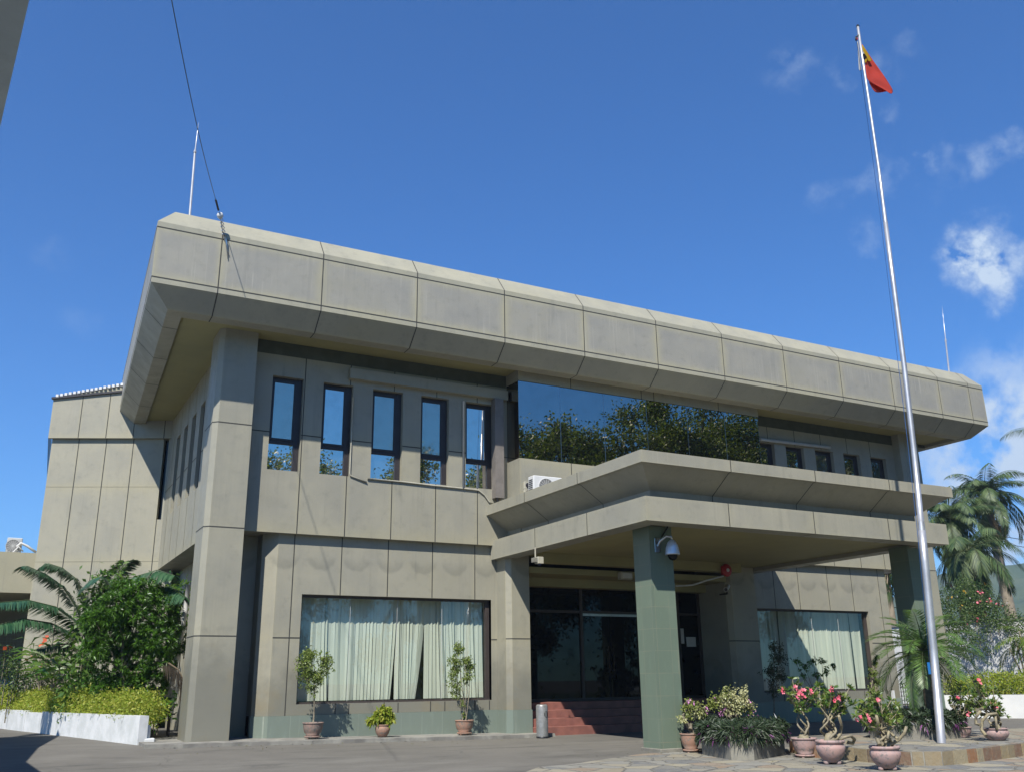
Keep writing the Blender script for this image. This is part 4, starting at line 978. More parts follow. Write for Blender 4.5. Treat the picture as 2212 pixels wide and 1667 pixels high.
def disc(mb, c, r, y0, prof_):
    n = 24; rings = [[(c[0]+rr*math.cos(2*math.pi*k/n), c[1]-dy, c[2]+rr*math.sin(2*math.pi*k/n)) for k in range(n)] for rr, dy in prof_]
    for a, b in zip(rings[:-1], rings[1:]):
        for k in range(n): mb.face([a[k], a[(k+1) % n], b[(k+1) % n], b[k]], 0, None, True)
disc(mb, q, .2, 0, [(.2, -.01), (.21, 0), (.19, .03), (.12, .055), (.06, .06)]); mb.build('gong', m_red, ab)
mb = MB(); disc(mb, q, .05, 0, [(.06, .058), (.055, .075), (.03, .08), (.001, .08)]); mb.build('centre', m_wpipe, ab)
mb = MB(); mb.box(q[0]-.14, q[0]+.14, q[1]+.01, q[1]+.115, q[2]-.14, q[2]+.14); mb.build('back_box', m_red, ab)
q = atY(1359, 1240, 24.6)
wl_ = thing('emergency_light', tuple(q), 'small beige emergency light box above the entrance doors', 'light box')
mb = MB(); mb.bevbox(q[0]-.25, q[0]+.2, 24.68, 24.89, q[2]-.14, q[2]+.10, .02); mb.build('housing', m_cream, wl_)
mb = MB(); mb.box(q[0]-.2, q[0]+.15, 24.665, 24.681, q[2]-.10, q[2]+.05); mb.build('diffuser', m_wpipe, wl_)
mb = MB(); p = [atY(1080.1+.31938*x, 1134.1+.31938*y, 24.3) for x, y in [(1190, 408), (1300, 402), (1400, 370), (1510, 340)]]; mb.tube(p, .03, 6); mb.build('conduit', m_wpipe, B)
mb = MB(); q0 = atY(1642, 948, W0-.1); q1 = atY(1793, 966, W0-.1); mb.tube([q0, q1], .06, 8)
pt = thing('fluorescent_tube', tuple(q0), 'long white tube light above the right row of upper windows', 'tube light'); mb.build('tube', m_wpipe, pt)
for t_ in (.2, .8): mb = MB(); c_ = q0*(1-t_)+q1*t_; mb.box(c_[0]-.04, c_[0]+.04, W0-.1, W0-.001, c_[2]-.03, c_[2]+.03); mb.build('bracket', m_frame, pt)

# air conditioners -----------------------------------------------------
def aircon(x0, y0, z0, w, h, d, label, group, mat=m_white, face='y'):
    t_ = thing('air_conditioner', (x0+w/2, y0+d/2, z0), label, 'air conditioner', group)
    b = MB(); b.bevbox(x0, x0+w, y0, y0+d, z0, z0+h, .02); b.build('casing', mat, t_)
    g = MB(); c = (x0+w*.42, y0-.006, z0+h*.5); r = h*.40
    disc(g, c, r, 0, [(r, -.002), (r, .02), (r*.96, .022), (r*.96, .0)])
    for k in range(9): rr = r*(k+1)/10; disc(g, c, rr, 0, [(rr, .012), (rr-.006, .012)])
    for k in range(8):
        a = math.pi*k/8; dx, dz = r*math.cos(a), r*math.sin(a); px_, pz_ = -math.sin(a)*.005, math.cos(a)*.005
        g.face([(c[0]-dx-px_, c[1]-.014, c[2]-dz-pz_), (c[0]+dx-px_, c[1]-.014, c[2]+dz-pz_), (c[0]+dx+px_, c[1]-.014, c[2]+dz+pz_), (c[0]-dx+px_, c[1]-.014, c[2]-dz+pz_)])
    g.build('fan_grille', m_wpipe, t_)
    f = MB(); disc(f, (c[0], c[1]+.004, c[2]), r, 0, [(r*.97, .002), (.001, .002)]); f.build('fan_opening', plain('fan_shadow', (.12, .12, .12)), t_)
    l = MB()
    for k in range(9): l.box(x0-.008, x0-.001, y0+d*.2, y0+d*.85, z0+h*(.12+.085*k), z0+h*(.16+.085*k))
    l.build('side_louvre', m_black, t_)
    for xa in (x0+.08, x0+w-.16): f = MB(); f.box(xa, xa+.08, y0+.03, y0+d-.03, z0-.06, z0-.001); f.build('foot', m_frame, t_)
    return t_
q = atY(1151.5, 1062, 23.4); aircon(float(q[0]), 23.35, 5.10, 1.0, .66, .34, 'white outdoor air conditioner unit standing on top of the entrance canopy', None)
q = atY(1136, 1058, BF)
sb_ = thing('switch_box', tuple(q), 'cream double isolator switch on the bay wall beside the white air conditioner', 'switch box')
mb = MB(); mb.bevbox(q[0]-.10, q[0]+.14, BF-.09, BF-.002, q[2]-.20, q[2]+.02, .01); mb.bevbox(q[0]-.10, q[0]+.14, BF-.09, BF-.002, q[2]+.03, q[2]+.25, .01); mb.build('housing', m_cream, sb_)
for zz in (-.09, .14):
    mb = MB(); disc(mb, (q[0]+.02, BF-.092, q[2]+zz), .07, 0, [(.075, 0), (.07, .03), (.001, .03)]); mb.build('dial', m_frame, sb_)
mb = MB(); mb.tube([(q[0]-.05, BF-.05, q[2]-.2), (q[0]-.1, BF-.08, q[2]-.4), (q[0]-.08, BF-.1, q[2]-.6)], .015, 6); mb.build('cable', m_black, sb_)
m_acg = plain('grey_casing', (.36, .35, .33), rough=.5)
aircon(3.75, 29.5, -.70, .95, .68, .34, 'dusty grey outdoor air conditioner unit on a stand between the shrub and the corner column', 'outdoor units by the left side wall', m_acg)
aircon(3.2, 31.2, -.35, .9, .65, .34, 'grey outdoor air conditioner unit furthest back behind the big shrub', 'outdoor units by the left side wall', m_acg)
mb = MB()
for x in (3.9, 4.6): mb.box(x, x+.05, 29.55, 29.6, -1.4, -.76); mb.box(x, x+.05, 29.78, 29.83, -1.4, -.76)
mb.box(3.7, 4.75, 29.5, 29.84, -.80, -.762)
tag(mb.build('stand', m_frame), 'rusty angle iron stand under the grey outdoor air conditioner', 'stand')
# annex beam with its own unit
an = thing('annex_building', (-3, 40, -1.4), 'low grey annex with an open ground floor behind the palm fronds at the left edge', 'building')
mb = MB(); mb.box(-9, .98, 38.5, 46, 3.26, 4.70); mb.box(.93, 1.0, 38.46, 38.498, 3.26, 4.72, 1); mb.build('beam', [m_clad, m_seam], an)
mb = MB(); mb.box(-9, 2.4, 45.6, 46, -1.5, 3.25); mb.build('rear_wall', m_clad, an)
mb = MB()
for x in (-6.5, -3.2): mb.box(x, x+.35, 38.9, 39.25, -1.5, 3.25)
mb.build('post', m_clad, an)
gr = MB()
for k in range(40): x = -4+k*.13; gr.box(x, x+.012, 44.5, 44.512, .9, 2.6)
for k in range(14): z = .9+k*.13; gr.box(-4, 1.2, 44.515, 44.527, z, z+.012)
tag(gr.build('wire_mesh_screen', m_cream), 'cream wire mesh screen behind the cars under the annex', 'mesh screen')
q = atY(12, 1190, 40); aircon(float(q[0]), 40, 4.80, .52, .62, .75, 'white outdoor unit with bent pipes on the flat annex roof', None, plain('grey_white_casing', (.60, .62, .62)))
mb = MB(); p = [atY(x, y, 39.9) for x, y in [(36, 1180), (45, 1172), (58, 1178), (78, 1192)]]; mb.tube(p, .05, 6); p = [atY(x, y, 39.8) for x, y in [(28, 1192), (40, 1180), (50, 1190)]]; mb.tube(p, .03, 6)
tag(mb.build('refrigerant_pipe', m_wpipe), 'white lagged pipes bending down from the unit on the annex roof', 'pipe')

# waste bin --------------------------------------------------------------
q = atY(1171.5, 1579, 23.9); q = (float(q[0]), 23.9, gz(13, 24)+.0)
tb = thing('waste_bin', q, 'cylindrical stainless steel waste bin beside the red entrance steps', 'bin')
h = .88; rr = .165
mb = MB(); mb.lathe([(rr, .03), (rr, h-.05), (rr-.01, h-.02), (rr-.03, h), (.0, h)], q, 30); mb.build('body', plain('dull_steel', (.36, .36, .35), (.28, .28, .27), 9., .4, .35), tb)
mb = MB(); mb.lathe([(rr+.006, .0), (rr+.006, .04), (rr, .045)], q, 30); mb.build('base_ring', m_black, tb)
mb = MB(); a0 = math.atan2(-1, -.05)+.35; n = 18
pts_ = [(a0+.42*math.cos(2*math.pi*k/n), h-.26+.085*math.sin(2*math.pi*k/n)) for k in range(n)]
mb.face([(q[0]+(rr+.004)*math.cos(a), q[1]+(rr+.004)*math.sin(a), q[2]+z) for a, z in pts_]); mb.build('opening', m_black, tb)

# plastic chair in the shade of the porch --------------------------------
q = (19.6, 22.6); zc = gz(*q)
ch = thing('plastic_chair', (*q, zc), 'orange moulded plastic chair in the shade behind the planter', 'chair')
mb = MB(); mb.bevbox(q[0]-.23, q[0]+.23, q[1]-.22, q[1]+.22, zc+.41, zc+.45, .01); mb.build('seat', m_chair, ch)
mb = MB(); n = 12; P0 = [(q[0]+.25*math.cos(a), q[1]+.22*math.sin(a)+.02) for a in np.linspace(-.5, math.pi+.5, n)]
for k in range(n-1):
    t0, t1 = math.sin(math.pi*k/(n-1))**.6, math.sin(math.pi*(k+1)/(n-1))**.6
    a, b = P0[k], P0[k+1]; mb.face([(*a, zc+.60+.02*t0), (*b, zc+.60+.02*t1), (*b, zc+.64+.20*t1), (*a, zc+.64+.20*t0)])
    if 3 <= k <= 8: mb.face([(*a, zc+.45), (*b, zc+.45), (*b, zc+.60), (*a, zc+.60)]) if k % 2 else None
o = mb.build('backrest', m_chair, ch); sm_ = o.modifiers.new('t', 'SOLIDIFY'); sm_.thickness = .02
for dx, dy in ((-.2, -.19), (.2, -.19), (-.2, .19), (.2, .19)):
    mb = MB(); mb.tube([(q[0]+dx, q[1]+dy, zc+.41), (q[0]+dx*1.15, q[1]+dy*1.15, zc)], [.022, .018], 6); mb.build('leg', m_chair, ch)

# ---------------------------------------------------------------- plants
def cluster_leaves(lb, cents, per, rad, L, Wd, up=.2, droop=.1, out=None):
    for c in cents:
        P = np.array(c)+rng.normal(size=(per, 3))*rad
        D = rdir(per); D[:, 2] += up
        if out is not None: D += unit((P-np.array(out)))*.6
        D = unit(D); lb.add(P, D, sides(D), rng.uniform(.7, 1.2, per)*L, rng.uniform(.8, 1.1, per)*Wd, droop)
def rosette(lb, c, axis, n, L, Wd, spread=.9, droop=.2):
    ax = unit(np.array(axis, float)); D = rdir(n); D = unit(D-ax*(D@ax)[:, None])*spread+ax*rng.uniform(.15, 1., (n, 1)); D = unit(D)
    lb.add(np.repeat(np.array(c, float)[None], n, 0), D, sides(D), rng.uniform(.75, 1.15, n)*L, Wd, droop)

POT = {
 'bowl': [(.0, .02), (.62, .02), (.70, .05), (.66, .10), (.86, .30), (.97, .62), (.99, .86), (1.0, .90), (1.06, .92), (1.07, 1.0), (.98, 1.0), (.94, .93), (.9, .86), (0, .86)],
 'round': [(.0, .0), (.55, .0), (.62, .06), (.86, .28), (1.0, .55), (.97, .78), (.88, .86), (.90, .90), (1.0, .94), (.99, 1.0), (.88, 1.0), (.84, .9), (0, .9)],
 'jar': [(.0, .0), (.42, .0), (.55, .06), (.86, .32), (1.02, .60), (1.0, .74), (.90, .80), (.92, .84), (1.0, .88), (1.02, .93), (.98, 1.0), (.90, 1.0), (.86, .93), (0, .93)],
}
def pot(t_, c, r, h, kind, mat, stand=None, lobes=0):
    m_ = MB(); z0 = 0
    if stand == 'dish':
        s_ = MB(); s_.lathe([(0, .25*h*.35), (.55*r, .09*h), (.5*r, .07*h), (.78*r, .07*h), (.86*r, .14*h), (.80*r, .17*h), (0, .17*h)], c, 24)
        for k in range(4): a = k*math.pi/2+.5; s_.lathe([(.16*r, 0), (.14*r, .08*h)], (c[0]+.6*r*math.cos(a), c[1]+.6*r*math.sin(a), c[2]), 10)
        s_.build('stand', mat, t_); z0 = .16*h
    if stand == 'feet':
        for k in range(3): s_ = MB(); a = k*2.094-1.2; s_.lathe([(.05*r, 0), (.17*r, .02*h), (.20*r, .12*h), (.1*r, .22*h)], (c[0]+.48*r*math.cos(a), c[1]+.48*r*math.sin(a), c[2]), 10); s_.build('foot', mat, t_)
        z0 = .09*h
    m_.lathe([(a*r, z0+b*(h-z0)) for a, b in POT[kind]], c, 32, lobes=lobes, lob=.035 if lobes else 0); m_.build('pot', mat, t_)
    so_ = MB(); so_.lathe([(.86*r, z0+.93*(h-z0)), (.4*r, z0+.95*(h-z0)), (0, z0+.96*(h-z0))], c, 16); so_.build('soil', m_soil, t_)
    return c[2]+z0+.93*(h-z0)

def groundpos(x, y, z):
    p_ = atZ(x, y, z); return (float(p_[0]), float(p_[1]), z)
def px2m(p, n): return n/FOC*float(np.dot(np.array(p), _F))

def ficus(px, py, z, rimpx, hpx, cblobs, label, group, kind='bowl', stand=None, potm=m_pot_pink, leaf=L_vari, Y=None, stems=1, ls=.075, dens=1.7, ptlabel=None, stemr=.022):
    c = groundpos(px, py, z) if Y is None else tuple(map(float, (atY(px, py, Y)[0], Y, z)))
    t_ = thing('potted_plant', c, label, 'potted plant', group)
    r = px2m(c, rimpx)/2; h = px2m(c, hpx); zs = pot(t_, c, r, h, kind, potm, stand)
    lb = LB(); cs = []; st_ = MB()
    for (bx, by, br, nn) in cblobs:
        p_ = atY(bx, by, c[1]); rad = px2m(p_, br)
        cents = np.array(p_)+rng.normal(size=(int(nn*dens), 3))*rad*.5; cluster_leaves(lb, cents, 11, rad*.17, ls, ls*.42, up=-.1, droop=.3); cs.append((p_, rad, cents))
    for k in range(stems):
        a = 2*math.pi*k/max(stems, 1); b0 = np.array((c[0]+.3*r*math.cos(a)*(stems > 1), c[1]+.3*r*math.sin(a)*(stems > 1), zs-.02))
        tgt, rad, cents = cs[k % len(cs)]; tgt = tgt-np.array((0, 0, rad*.5)); mid = b0*.5+tgt*.5+rng.normal(size=3)*.03
        st_.tube([b0, b0*.7+mid*.3+rng.normal(size=3)*.015, mid, tgt], [stemr, stemr*.9, stemr*.75, stemr*.5], 8)
    for (p_, rad, cents) in cs:
        b = p_-np.array((0, 0, rad*.5))
        for q_ in cents[::2]: st_.tube([b, (b+q_)/2+rng.normal(size=3)*.02, q_], [stemr*.4, stemr*.3, stemr*.15], 5, cap=False)
    st_.build('stem', m_bark, t_); lb.build('foliage', leaf, t_)
    return t_
SWZ = lambda x, y: gz(x, y)+.09
grp_w = 'potted plants lined up along the front wall'
ficus(675, 1592, -1.331, 43, 33, [(672, 1412, 17, 26), (657, 1432, 17, 26), (700, 1422, 14, 20), (662, 1458, 18, 24), (688, 1456, 18, 24), (676, 1480, 16, 14), (705, 1440, 12, 10)], 'round topped variegated fig in a grey footed pot, leftmost along the front wall', grp_w, 'bowl', 'dish', m_pot_grey, Y=24.75)
ficus(826, 1590, -1.357, 32, 25, [(815, 1548, 10, 12), (835, 1540, 12, 16), (826, 1556, 14, 14), (845, 1548, 10, 10), (803, 1556, 9, 6)], 'small bushy yellow green plant in a low terracotta pot, middle one below the left window', grp_w, 'round', None, m_pot_terra, L_yel, Y=24.75, stems=4, ls=.13, stemr=.008)
ficus(1003, 1585, -1.389, 39, 30, [(990, 1400, 12, 18), (980, 1425, 13, 18), (1005, 1425, 12, 14), (1015, 1440, 10, 14), (984, 1450, 13, 16), (1010, 1462, 10, 12), (980, 1478, 13, 14), (985, 1495, 10, 6), (1000, 1520, 6, 4), (1003, 1545, 7, 3)], 'tall thin variegated fig on several stems, in the rightmost pot along the front wall', grp_w, 'bowl', 'dish', m_pot_terra, Y=24.7, stems=4, stemr=.015)
# shaded ones under the porch
gs = 'potted plants in the shade of the porch'
ficus(1672, 1546, -1.45, 31, 20, [(1672, 1395, 10, 14), (1680, 1420, 16, 26), (1668, 1450, 16, 26), (1684, 1460, 12, 14), (1672, 1485, 14, 16)], 'tall dark leafed fig tree in a pot against the left side of the right window', gs, 'bowl', None, m_pot_grey, leafmat('dark_fig_leaf', [(.02, .05, .015), (.06, .09, .03), (.12, .14, .05)]), Y=22.6, ls=.07)
ficus(1788, 1547, -1.48, 25, 20, [(1720, 1430, 8, 4), (1740, 1440, 9, 5), (1755, 1425, 8, 4), (1775, 1428, 8, 4), (1785, 1450, 9, 5), (1765, 1455, 10, 5), (1800, 1435, 5, 3), (1735, 1455, 7, 4)], 'spindly sparse branched shrub in a pot in front of the right window', gs, 'bowl', None, m_pot_grey, L_dark, Y=21.0, stems=5, ls=.09, stemr=.012)
ficus(1886, 1590, -1.5, 25, 18, [(1890, 1428, 7, 10), (1886, 1450, 9, 14), (1893, 1470, 9, 14), (1884, 1492, 9, 12), (1895, 1500, 8, 10), (1880, 1512, 10, 14), (1890, 1530, 10, 8), (1893, 1415, 5, 4)], 'slender upright cream variegated fig at the right edge of the right window', None, 'bowl', None, m_pot_grey, Y=19.5, stems=2, ls=.07)

# bougainvilleas --------------------------------------------------------
def bougain(c, stem_pts, blobs, lab, grp, pt=None, Y=None):
    t_ = thing('potted_plant' if pt else 'bougainvillea', c, lab, 'potted plant' if pt else 'shrub', grp)
    if pt: pot(t_, c, pt[0], pt[1], 'bowl', m_pot_terra, 'dish')
    s_ = MB()
    for pts_ in stem_pts: s_.tube([tuple(atY(x, y, Y+random.uniform(-.04, .04))) for x, y, r in pts_], [r for x, y, r in pts_], 8)
    s_.build('stem', m_bark, t_)
    lb, l2, lp = LB(), LB(), LB()
    for (x, y, r, n, k) in blobs:
        p_ = atY(x, y, Y); rad = px2m(p_, r); cents = p_+rng.normal(size=(n, 3))*rad*.55
        cluster_leaves({'c': lb, 'g': l2, 'm': lp}[k], cents if k != 'm' else cents[:2], 14 if k != 'm' else 7, .045 if k != 'm' else .03, .055 if k != 'm' else .045, .045, up=.1, droop=.2, out=p_)
    lb.build('cream_leaves', L_boug, t_); l2.build('green_leaves', L_bgy, t_); lp.build('flowers', m_mag, t_)
dz_ = groundpos(1493, 1624, -1.6)
bougain(dz_, [[(1497, 1590, .06), (1492, 1575, .055), (1484, 1562, .05), (1478, 1553, .035), (1474, 1545, .03)], [(1491, 1575, .05), (1492, 1568, .045), (1493, 1561, .04)], [(1478, 1553, .02), (1490, 1545, .015), (1500, 1535, .01)], [(1474, 1545, .02), (1485, 1530, .015)]],
        [(1485, 1528, 9, 9, 'g'), (1500, 1535, 10, 9, 'c'), (1480, 1545, 8, 8, 'g'), (1510, 1530, 9, 9, 'g'), (1518, 1543, 8, 7, 'g'), (1495, 1522, 9, 8, 'g'), (1508, 1545, 8, 6, 'c'), (1475, 1553, 5, 4, 'c'), (1483, 1518, 5, 3, 'm'), (1525, 1545, 5, 4, 'm'), (1520, 1525, 4, 3, 'm'), (1497, 1516, 4, 2, 'm'), (1527, 1535, 4, 2, 'm')],
        'small bougainvillea with a cut trunk in a terracotta pot beside the green column', 'bougainvilleas near the green column', (px2m(dz_, 42)/2, px2m(dz_, 39)), dz_[1])

# planters with spiderwort ------------------------------------------------
def planter(poly, zt, zb, label, bedlabel, nros, hexmid=None):
    pc = np.mean(np.array(poly), 0)
    t_ = thing('planter', (pc[0], pc[1], zb), label, 'planter', 'faceted concrete planters')
    m_ = MB(); n = len(poly)
    for i in range(n):
        a, b = poly[i], poly[(i+1) % n]; m_.face([(*a, zb-.04), (*b, zb-.04), (*b, zt), (*a, zt)])
    inn = [tuple(np.array(p)*.88+pc*.12) for p in poly]
    for i in range(n): m_.face([(*poly[i], zt), (*poly[(i+1) % n], zt), (*inn[(i+1) % n], zt), (*inn[i], zt)])
    m_.build('wall', m_conc, t_)
    s_ = MB(); s_.face([(*p, zt-.02) for p in inn]); s_.build('soil', m_soil, t_)
    lb, lp = LB(), LB()
    P_ = np.array(poly); lo, hi = P_.min(0), P_.max(0); cnt = 0
    def inside(p):
        r_ = False
        for i in range(n):
            (xa, ya), (xb, yb) = poly[i], poly[(i+1) % n]
            if (ya > p[1]) != (yb > p[1]) and p[0] < (xb-xa)*(p[1]-ya)/(yb-ya)+xa: r_ = not r_
        return r_
    while cnt < nros:
        p = lo+(hi-lo)*rng.random(2)
        if not inside(p): continue
        p = pc+(p-pc)*1.06
        e_ = (p-pc); dist = np.linalg.norm(e_)/np.linalg.norm((hi-lo))*2
        ax = np.array((*(e_*.9*dist), .75)); rosette(lb, (*p, zt+.11+rng.uniform(-.04, .08)), ax, 18, .19, .026, 1.0, .12)
        if rng.random() < .22: rosette(lp, (*p, zt+.10), ax, 7, .16, .03, 1.2, .2)
        cnt += 1
    for i in range(n):        # skirt hanging over the rim
        a, b = np.array(poly[i]), np.array(poly[(i+1) % n]); L_ = np.linalg.norm(b-a)
        for k in range(int(L_/.032)):
            p = a+(b-a)*rng.random(); o_ = (p-pc)/np.linalg.norm(p-pc)
            rosette(lb, (*(p+o_*.02), zt+rng.uniform(-.10, .14)), (*(o_*1.0), .15), 15, .175, .026, .9, .3)
            if rng.random() < .12: rosette(lp, (*(p+o_*.05), zt-.03), (*(o_), -.3), 5, .16, .03, .6, .5)
    o = lb.build('spiderwort_bed', L_rhg, None, off=(pc[0], pc[1], zt)); tag(o, bedlabel, 'bedding plants', None, 'stuff')
    o2 = lp.build('purple_leaves', L_purp, None, off=(0, 0, 0)); o2.data.transform(Matrix.Translation((-pc[0], -pc[1], -zt))); o2.parent = o; o2['kind'] = 'stuff'
A_ = [groundpos(x, y, -1.6)[:2] for x, y in ((1517, 1629), (1580, 1641), (1630, 1642), (1697, 1630))]
planter(A_+[(A_[3][0]+.85, A_[3][1]+1.0), (A_[0][0]+1.75, A_[0][1]+1.6), (A_[0][0]+.72, A_[0][1]+.80)], -1.14, -1.6, 'rough concrete planter overflowing with spiderwort right of the green column', 'dark green and purple spiderwort filling the planter beside the green column', 300)
Bc = (18.9, 15.75)
planter([(Bc[0]+1.15*math.cos(a), Bc[1]+.95*math.sin(a)) for a in np.linspace(.3, 2*math.pi+.3, 9)[:-1]], -1.0, -1.36, 'rough concrete planter at the foot of the small date palm', 'green spiderwort around the foot of the small date palm', 160)
bq = (A_[0][0]+1.15, A_[0][1]+.75)
Yb = float(bq[1])
bougain((float(atY(1585, 1590, Yb)[0]), Yb, -1.14), [[(1580, 1600, .07), (1578, 1570, .06), (1577, 1545, .05), (1570, 1530, .03)], [(1586, 1600, .05), (1588, 1565, .045), (1592, 1540, .03), (1600, 1525, .02)], [(1578, 1550, .03), (1560, 1535, .02), (1545, 1525, .015)], [(1590, 1545, .03), (1610, 1532, .02), (1622, 1532, .01)]],
        [(1570, 1505, 13, 14, 'c'), (1590, 1510, 14, 18, 'c'), (1605, 1500, 10, 12, 'c'), (1560, 1520, 14, 14, 'c'), (1580, 1525, 14, 16, 'c'), (1605, 1522, 12, 12, 'c'), (1550, 1510, 9, 10, 'g'), (1568, 1496, 10, 9, 'g'), (1540, 1520, 8, 8, 'g'), (1617, 1532, 8, 9, 'g'), (1533, 1521, 5, 4, 'g'), (1595, 1530, 10, 8, 'g'), (1543, 1512, 4, 3, 'm'), (1560, 1522, 5, 5, 'm'), (1567, 1530, 5, 4, 'm'), (1625, 1541, 5, 6, 'm'), (1616, 1515, 4, 2, 'm'), (1556, 1540, 4, 3, 'm'), (1620, 1525, 5, 4, 'c')],
        'cream and yellow leaved bougainvillea with magenta flowers growing in the planter', 'bougainvilleas near the green column', None, Yb)

# desert roses --------------------------------------------------------------
def desert_rose(px, py, z, rimpx, hpx, kind, stand, canopy, label, seed, trunks=4, hmid=None, loops=0, Y=None, flowers=3, wild=()):
    rnd = random.Random(seed)
    c = groundpos(px, py, z) if Y is None else (float(atY(px, py, Y)[0]), Y, z)
    t_ = thing('potted_plant', c, label, 'potted plant', 'desert roses in pink pots')
    r = px2m(c, rimpx)/2; h = px2m(c, hpx); zs = pot(t_, c, r, h, kind, m_pot_pink, stand, 0)
    Yc = c[1]; st_ = MB(); lb = LB(); fl_ = MB(); tips = []
    top = [atY(x, y, Yc+rnd.uniform(-.18, .18)) for x, y in canopy]
    zt = zs+(min(p[2] for p in top)-zs)*.75
    for k in range(trunks):   # braided trunks
        ph = 2*math.pi*k/trunks+rnd.random(); pts_ = []; rad0 = r*.42; n = 11; tw = rnd.choice((-1, 1))*rnd.uniform(2.6, 4.2)
        for i in range(n):
            t0 = i/(n-1); rr = rad0*(.35+.95*math.sin(math.pi*t0)**1.0*rnd.uniform(.75, 1.15)+.25*t0); a = ph+tw*t0
            pts_.append((c[0]+rr*math.cos(a), c[1]+rr*.7*math.sin(a), zs-.02+(zt-zs)*t0))
        st_.tube(pts_, [.029-.014*(i/(n-1)) for i in range(n)], 8); tips.append(np.array(pts_[-1]))
    st_.lathe([(.0, .16), (.06, .14), (.10, .06), (.13, -.02)], (c[0], c[1], zs), 12)
    for pts_ in wild: st_.tube([tuple(atY(x, y, Yc-.1+.12*math.sin(i*1.3))) for i, (x, y) in enumerate(pts_)], [.036-.014*i/len(pts_) for i in range(len(pts_))], 9)
    for i, p in enumerate(top):
        b = tips[i % len(tips)]; mid = b*.45+p*.55+np.array([rnd.uniform(-.06, .06) for _ in range(3)])-np.array((0, 0, .03))
        st_.tube([b, b*.75+mid*.25+np.array((rnd.uniform(-.04, .04), 0, .02)), mid, p], [.017, .015, .012, .009], 6, cap=False)
        ax = p-mid; rosette(lb, p, ax/np.linalg.norm(ax)+np.array((0, 0, .4)), 15, .125, .038, 1.0, .1)
        for kk in range(4):
            q_ = mid+(p-mid)*rnd.uniform(.0, .8)+np.array([rnd.uniform(-.1, .1) for _ in range(3)]); st_.tube([mid, q_], [.01, .006], 5, cap=False); rosette(lb, q_, (rnd.uniform(-1, 1), rnd.uniform(-1, 1), .6), 11, .11, .036, 1., .1)
    st_.build('trunk', m_adtrunk, t_); lb.build('foliage', L_adn, t_)
    for (fx_, fy_) in flowers:
        p = atY(fx_, fy_, Yc-.16)
        for j in range(3):
            cc_ = Vector(p)+Vector((rnd.uniform(-.05, .05), rnd.uniform(-.03, .03), rnd.uniform(-.05, .05))); nrm = Vector((rnd.uniform(-.6, .4), -1, rnd.uniform(-.1, .8))).normalized()
            sx_ = nrm.cross(Vector((0, 0, 1))).normalized(); sy_ = nrm.cross(sx_).normalized(); R_ = .042; a0 = rnd.random()*6
            for m2 in range(5):
                a = a0+m2*2*math.pi/5; d_ = sx_*math.cos(a)+sy_*math.sin(a); e_ = nrm.cross(d_)
                fl_.face([cc_, cc_+d_*R_*.6+e_*R_*.38+nrm*.008, cc_+d_*R_*1.15+nrm*.016, cc_+d_*R_*.6-e_*R_*.38+nrm*.008])
    if flowers: fl_.build('flowers', m_pink, t_)
    return t_
desert_rose(1740.5, 1635, -1.6, 52, 40, 'bowl', 'dish', [(1692, 1490), (1712, 1466), (1725, 1480), (1738, 1492), (1750, 1488), (1708, 1510), (1735, 1510), (1758, 1500), (1770, 1478), (1722, 1520), (1765, 1515)],
            'desert rose with bright pink flowers in a footed pink pot right of the planter', 1, 4, flowers=[(1693, 1491), (1718, 1487), (1730, 1492), (1738, 1492), (1751, 1494), (1722, 1503), (1735, 1502)])
desert_rose(1798, 1650, -1.6, 61, 50, 'jar', 'feet', [(1770, 1480), (1780, 1490), (1800, 1485), (1815, 1500), (1830, 1510), (1795, 1510), (1812, 1525), (1782, 1520), (1840, 1520), (1822, 1535), (1760, 1500), (1835, 1485)],
            'desert rose with thick looping roots in the middle round pink pot of the front row', 2, 5, flowers=[(1795, 1488), (1813, 1506), (1806, 1512)],
            wild=[[(1830, 1602), (1842, 1604), (1846, 1596), (1838, 1588), (1822, 1592), (1812, 1600)], [(1800, 1602), (1815, 1585), (1818, 1565), (1812, 1545)]])
desert_rose(1916.5, 1663, -1.6, 64, 50, 'jar', 'feet', [(1868, 1515), (1880, 1528), (1855, 1530), (1895, 1515), (1905, 1530), (1915, 1545), (1850, 1545), (1928, 1530), (1872, 1545), (1893, 1500), (1935, 1522), (1940, 1560), (1845, 1520), (1925, 1512)],
            'desert rose with long twisted yellowish branches in the pink pot nearest the camera', 3, 5, flowers=[(1877, 1550), (1852, 1550), (1897, 1515)],
            wild=[[(1900, 1608), (1893, 1590), (1890, 1575), (1897, 1560), (1893, 1545)], [(1905, 1605), (1925, 1606), (1942, 1596), (1954, 1582), (1958, 1568)], [(1892, 1540), (1910, 1565), (1930, 1588), (1940, 1595)], [(1915, 1600), (1905, 1588), (1908, 1577), (1920, 1580), (1917, 1595)]])
desert_rose(2075, 1592, -1.345, 48, 22, 'bowl', None, [(2075, 1480), (2090, 1490), (2100, 1500), (2068, 1510), (2085, 1515), (2100, 1525), (2065, 1530), (2092, 1538), (2110, 1505), (2060, 1495)],
            'leafy desert rose in a low pink bowl on the platform right behind the flagpole', 4, 3, flowers=[(2070, 1510), (2092, 1540)])
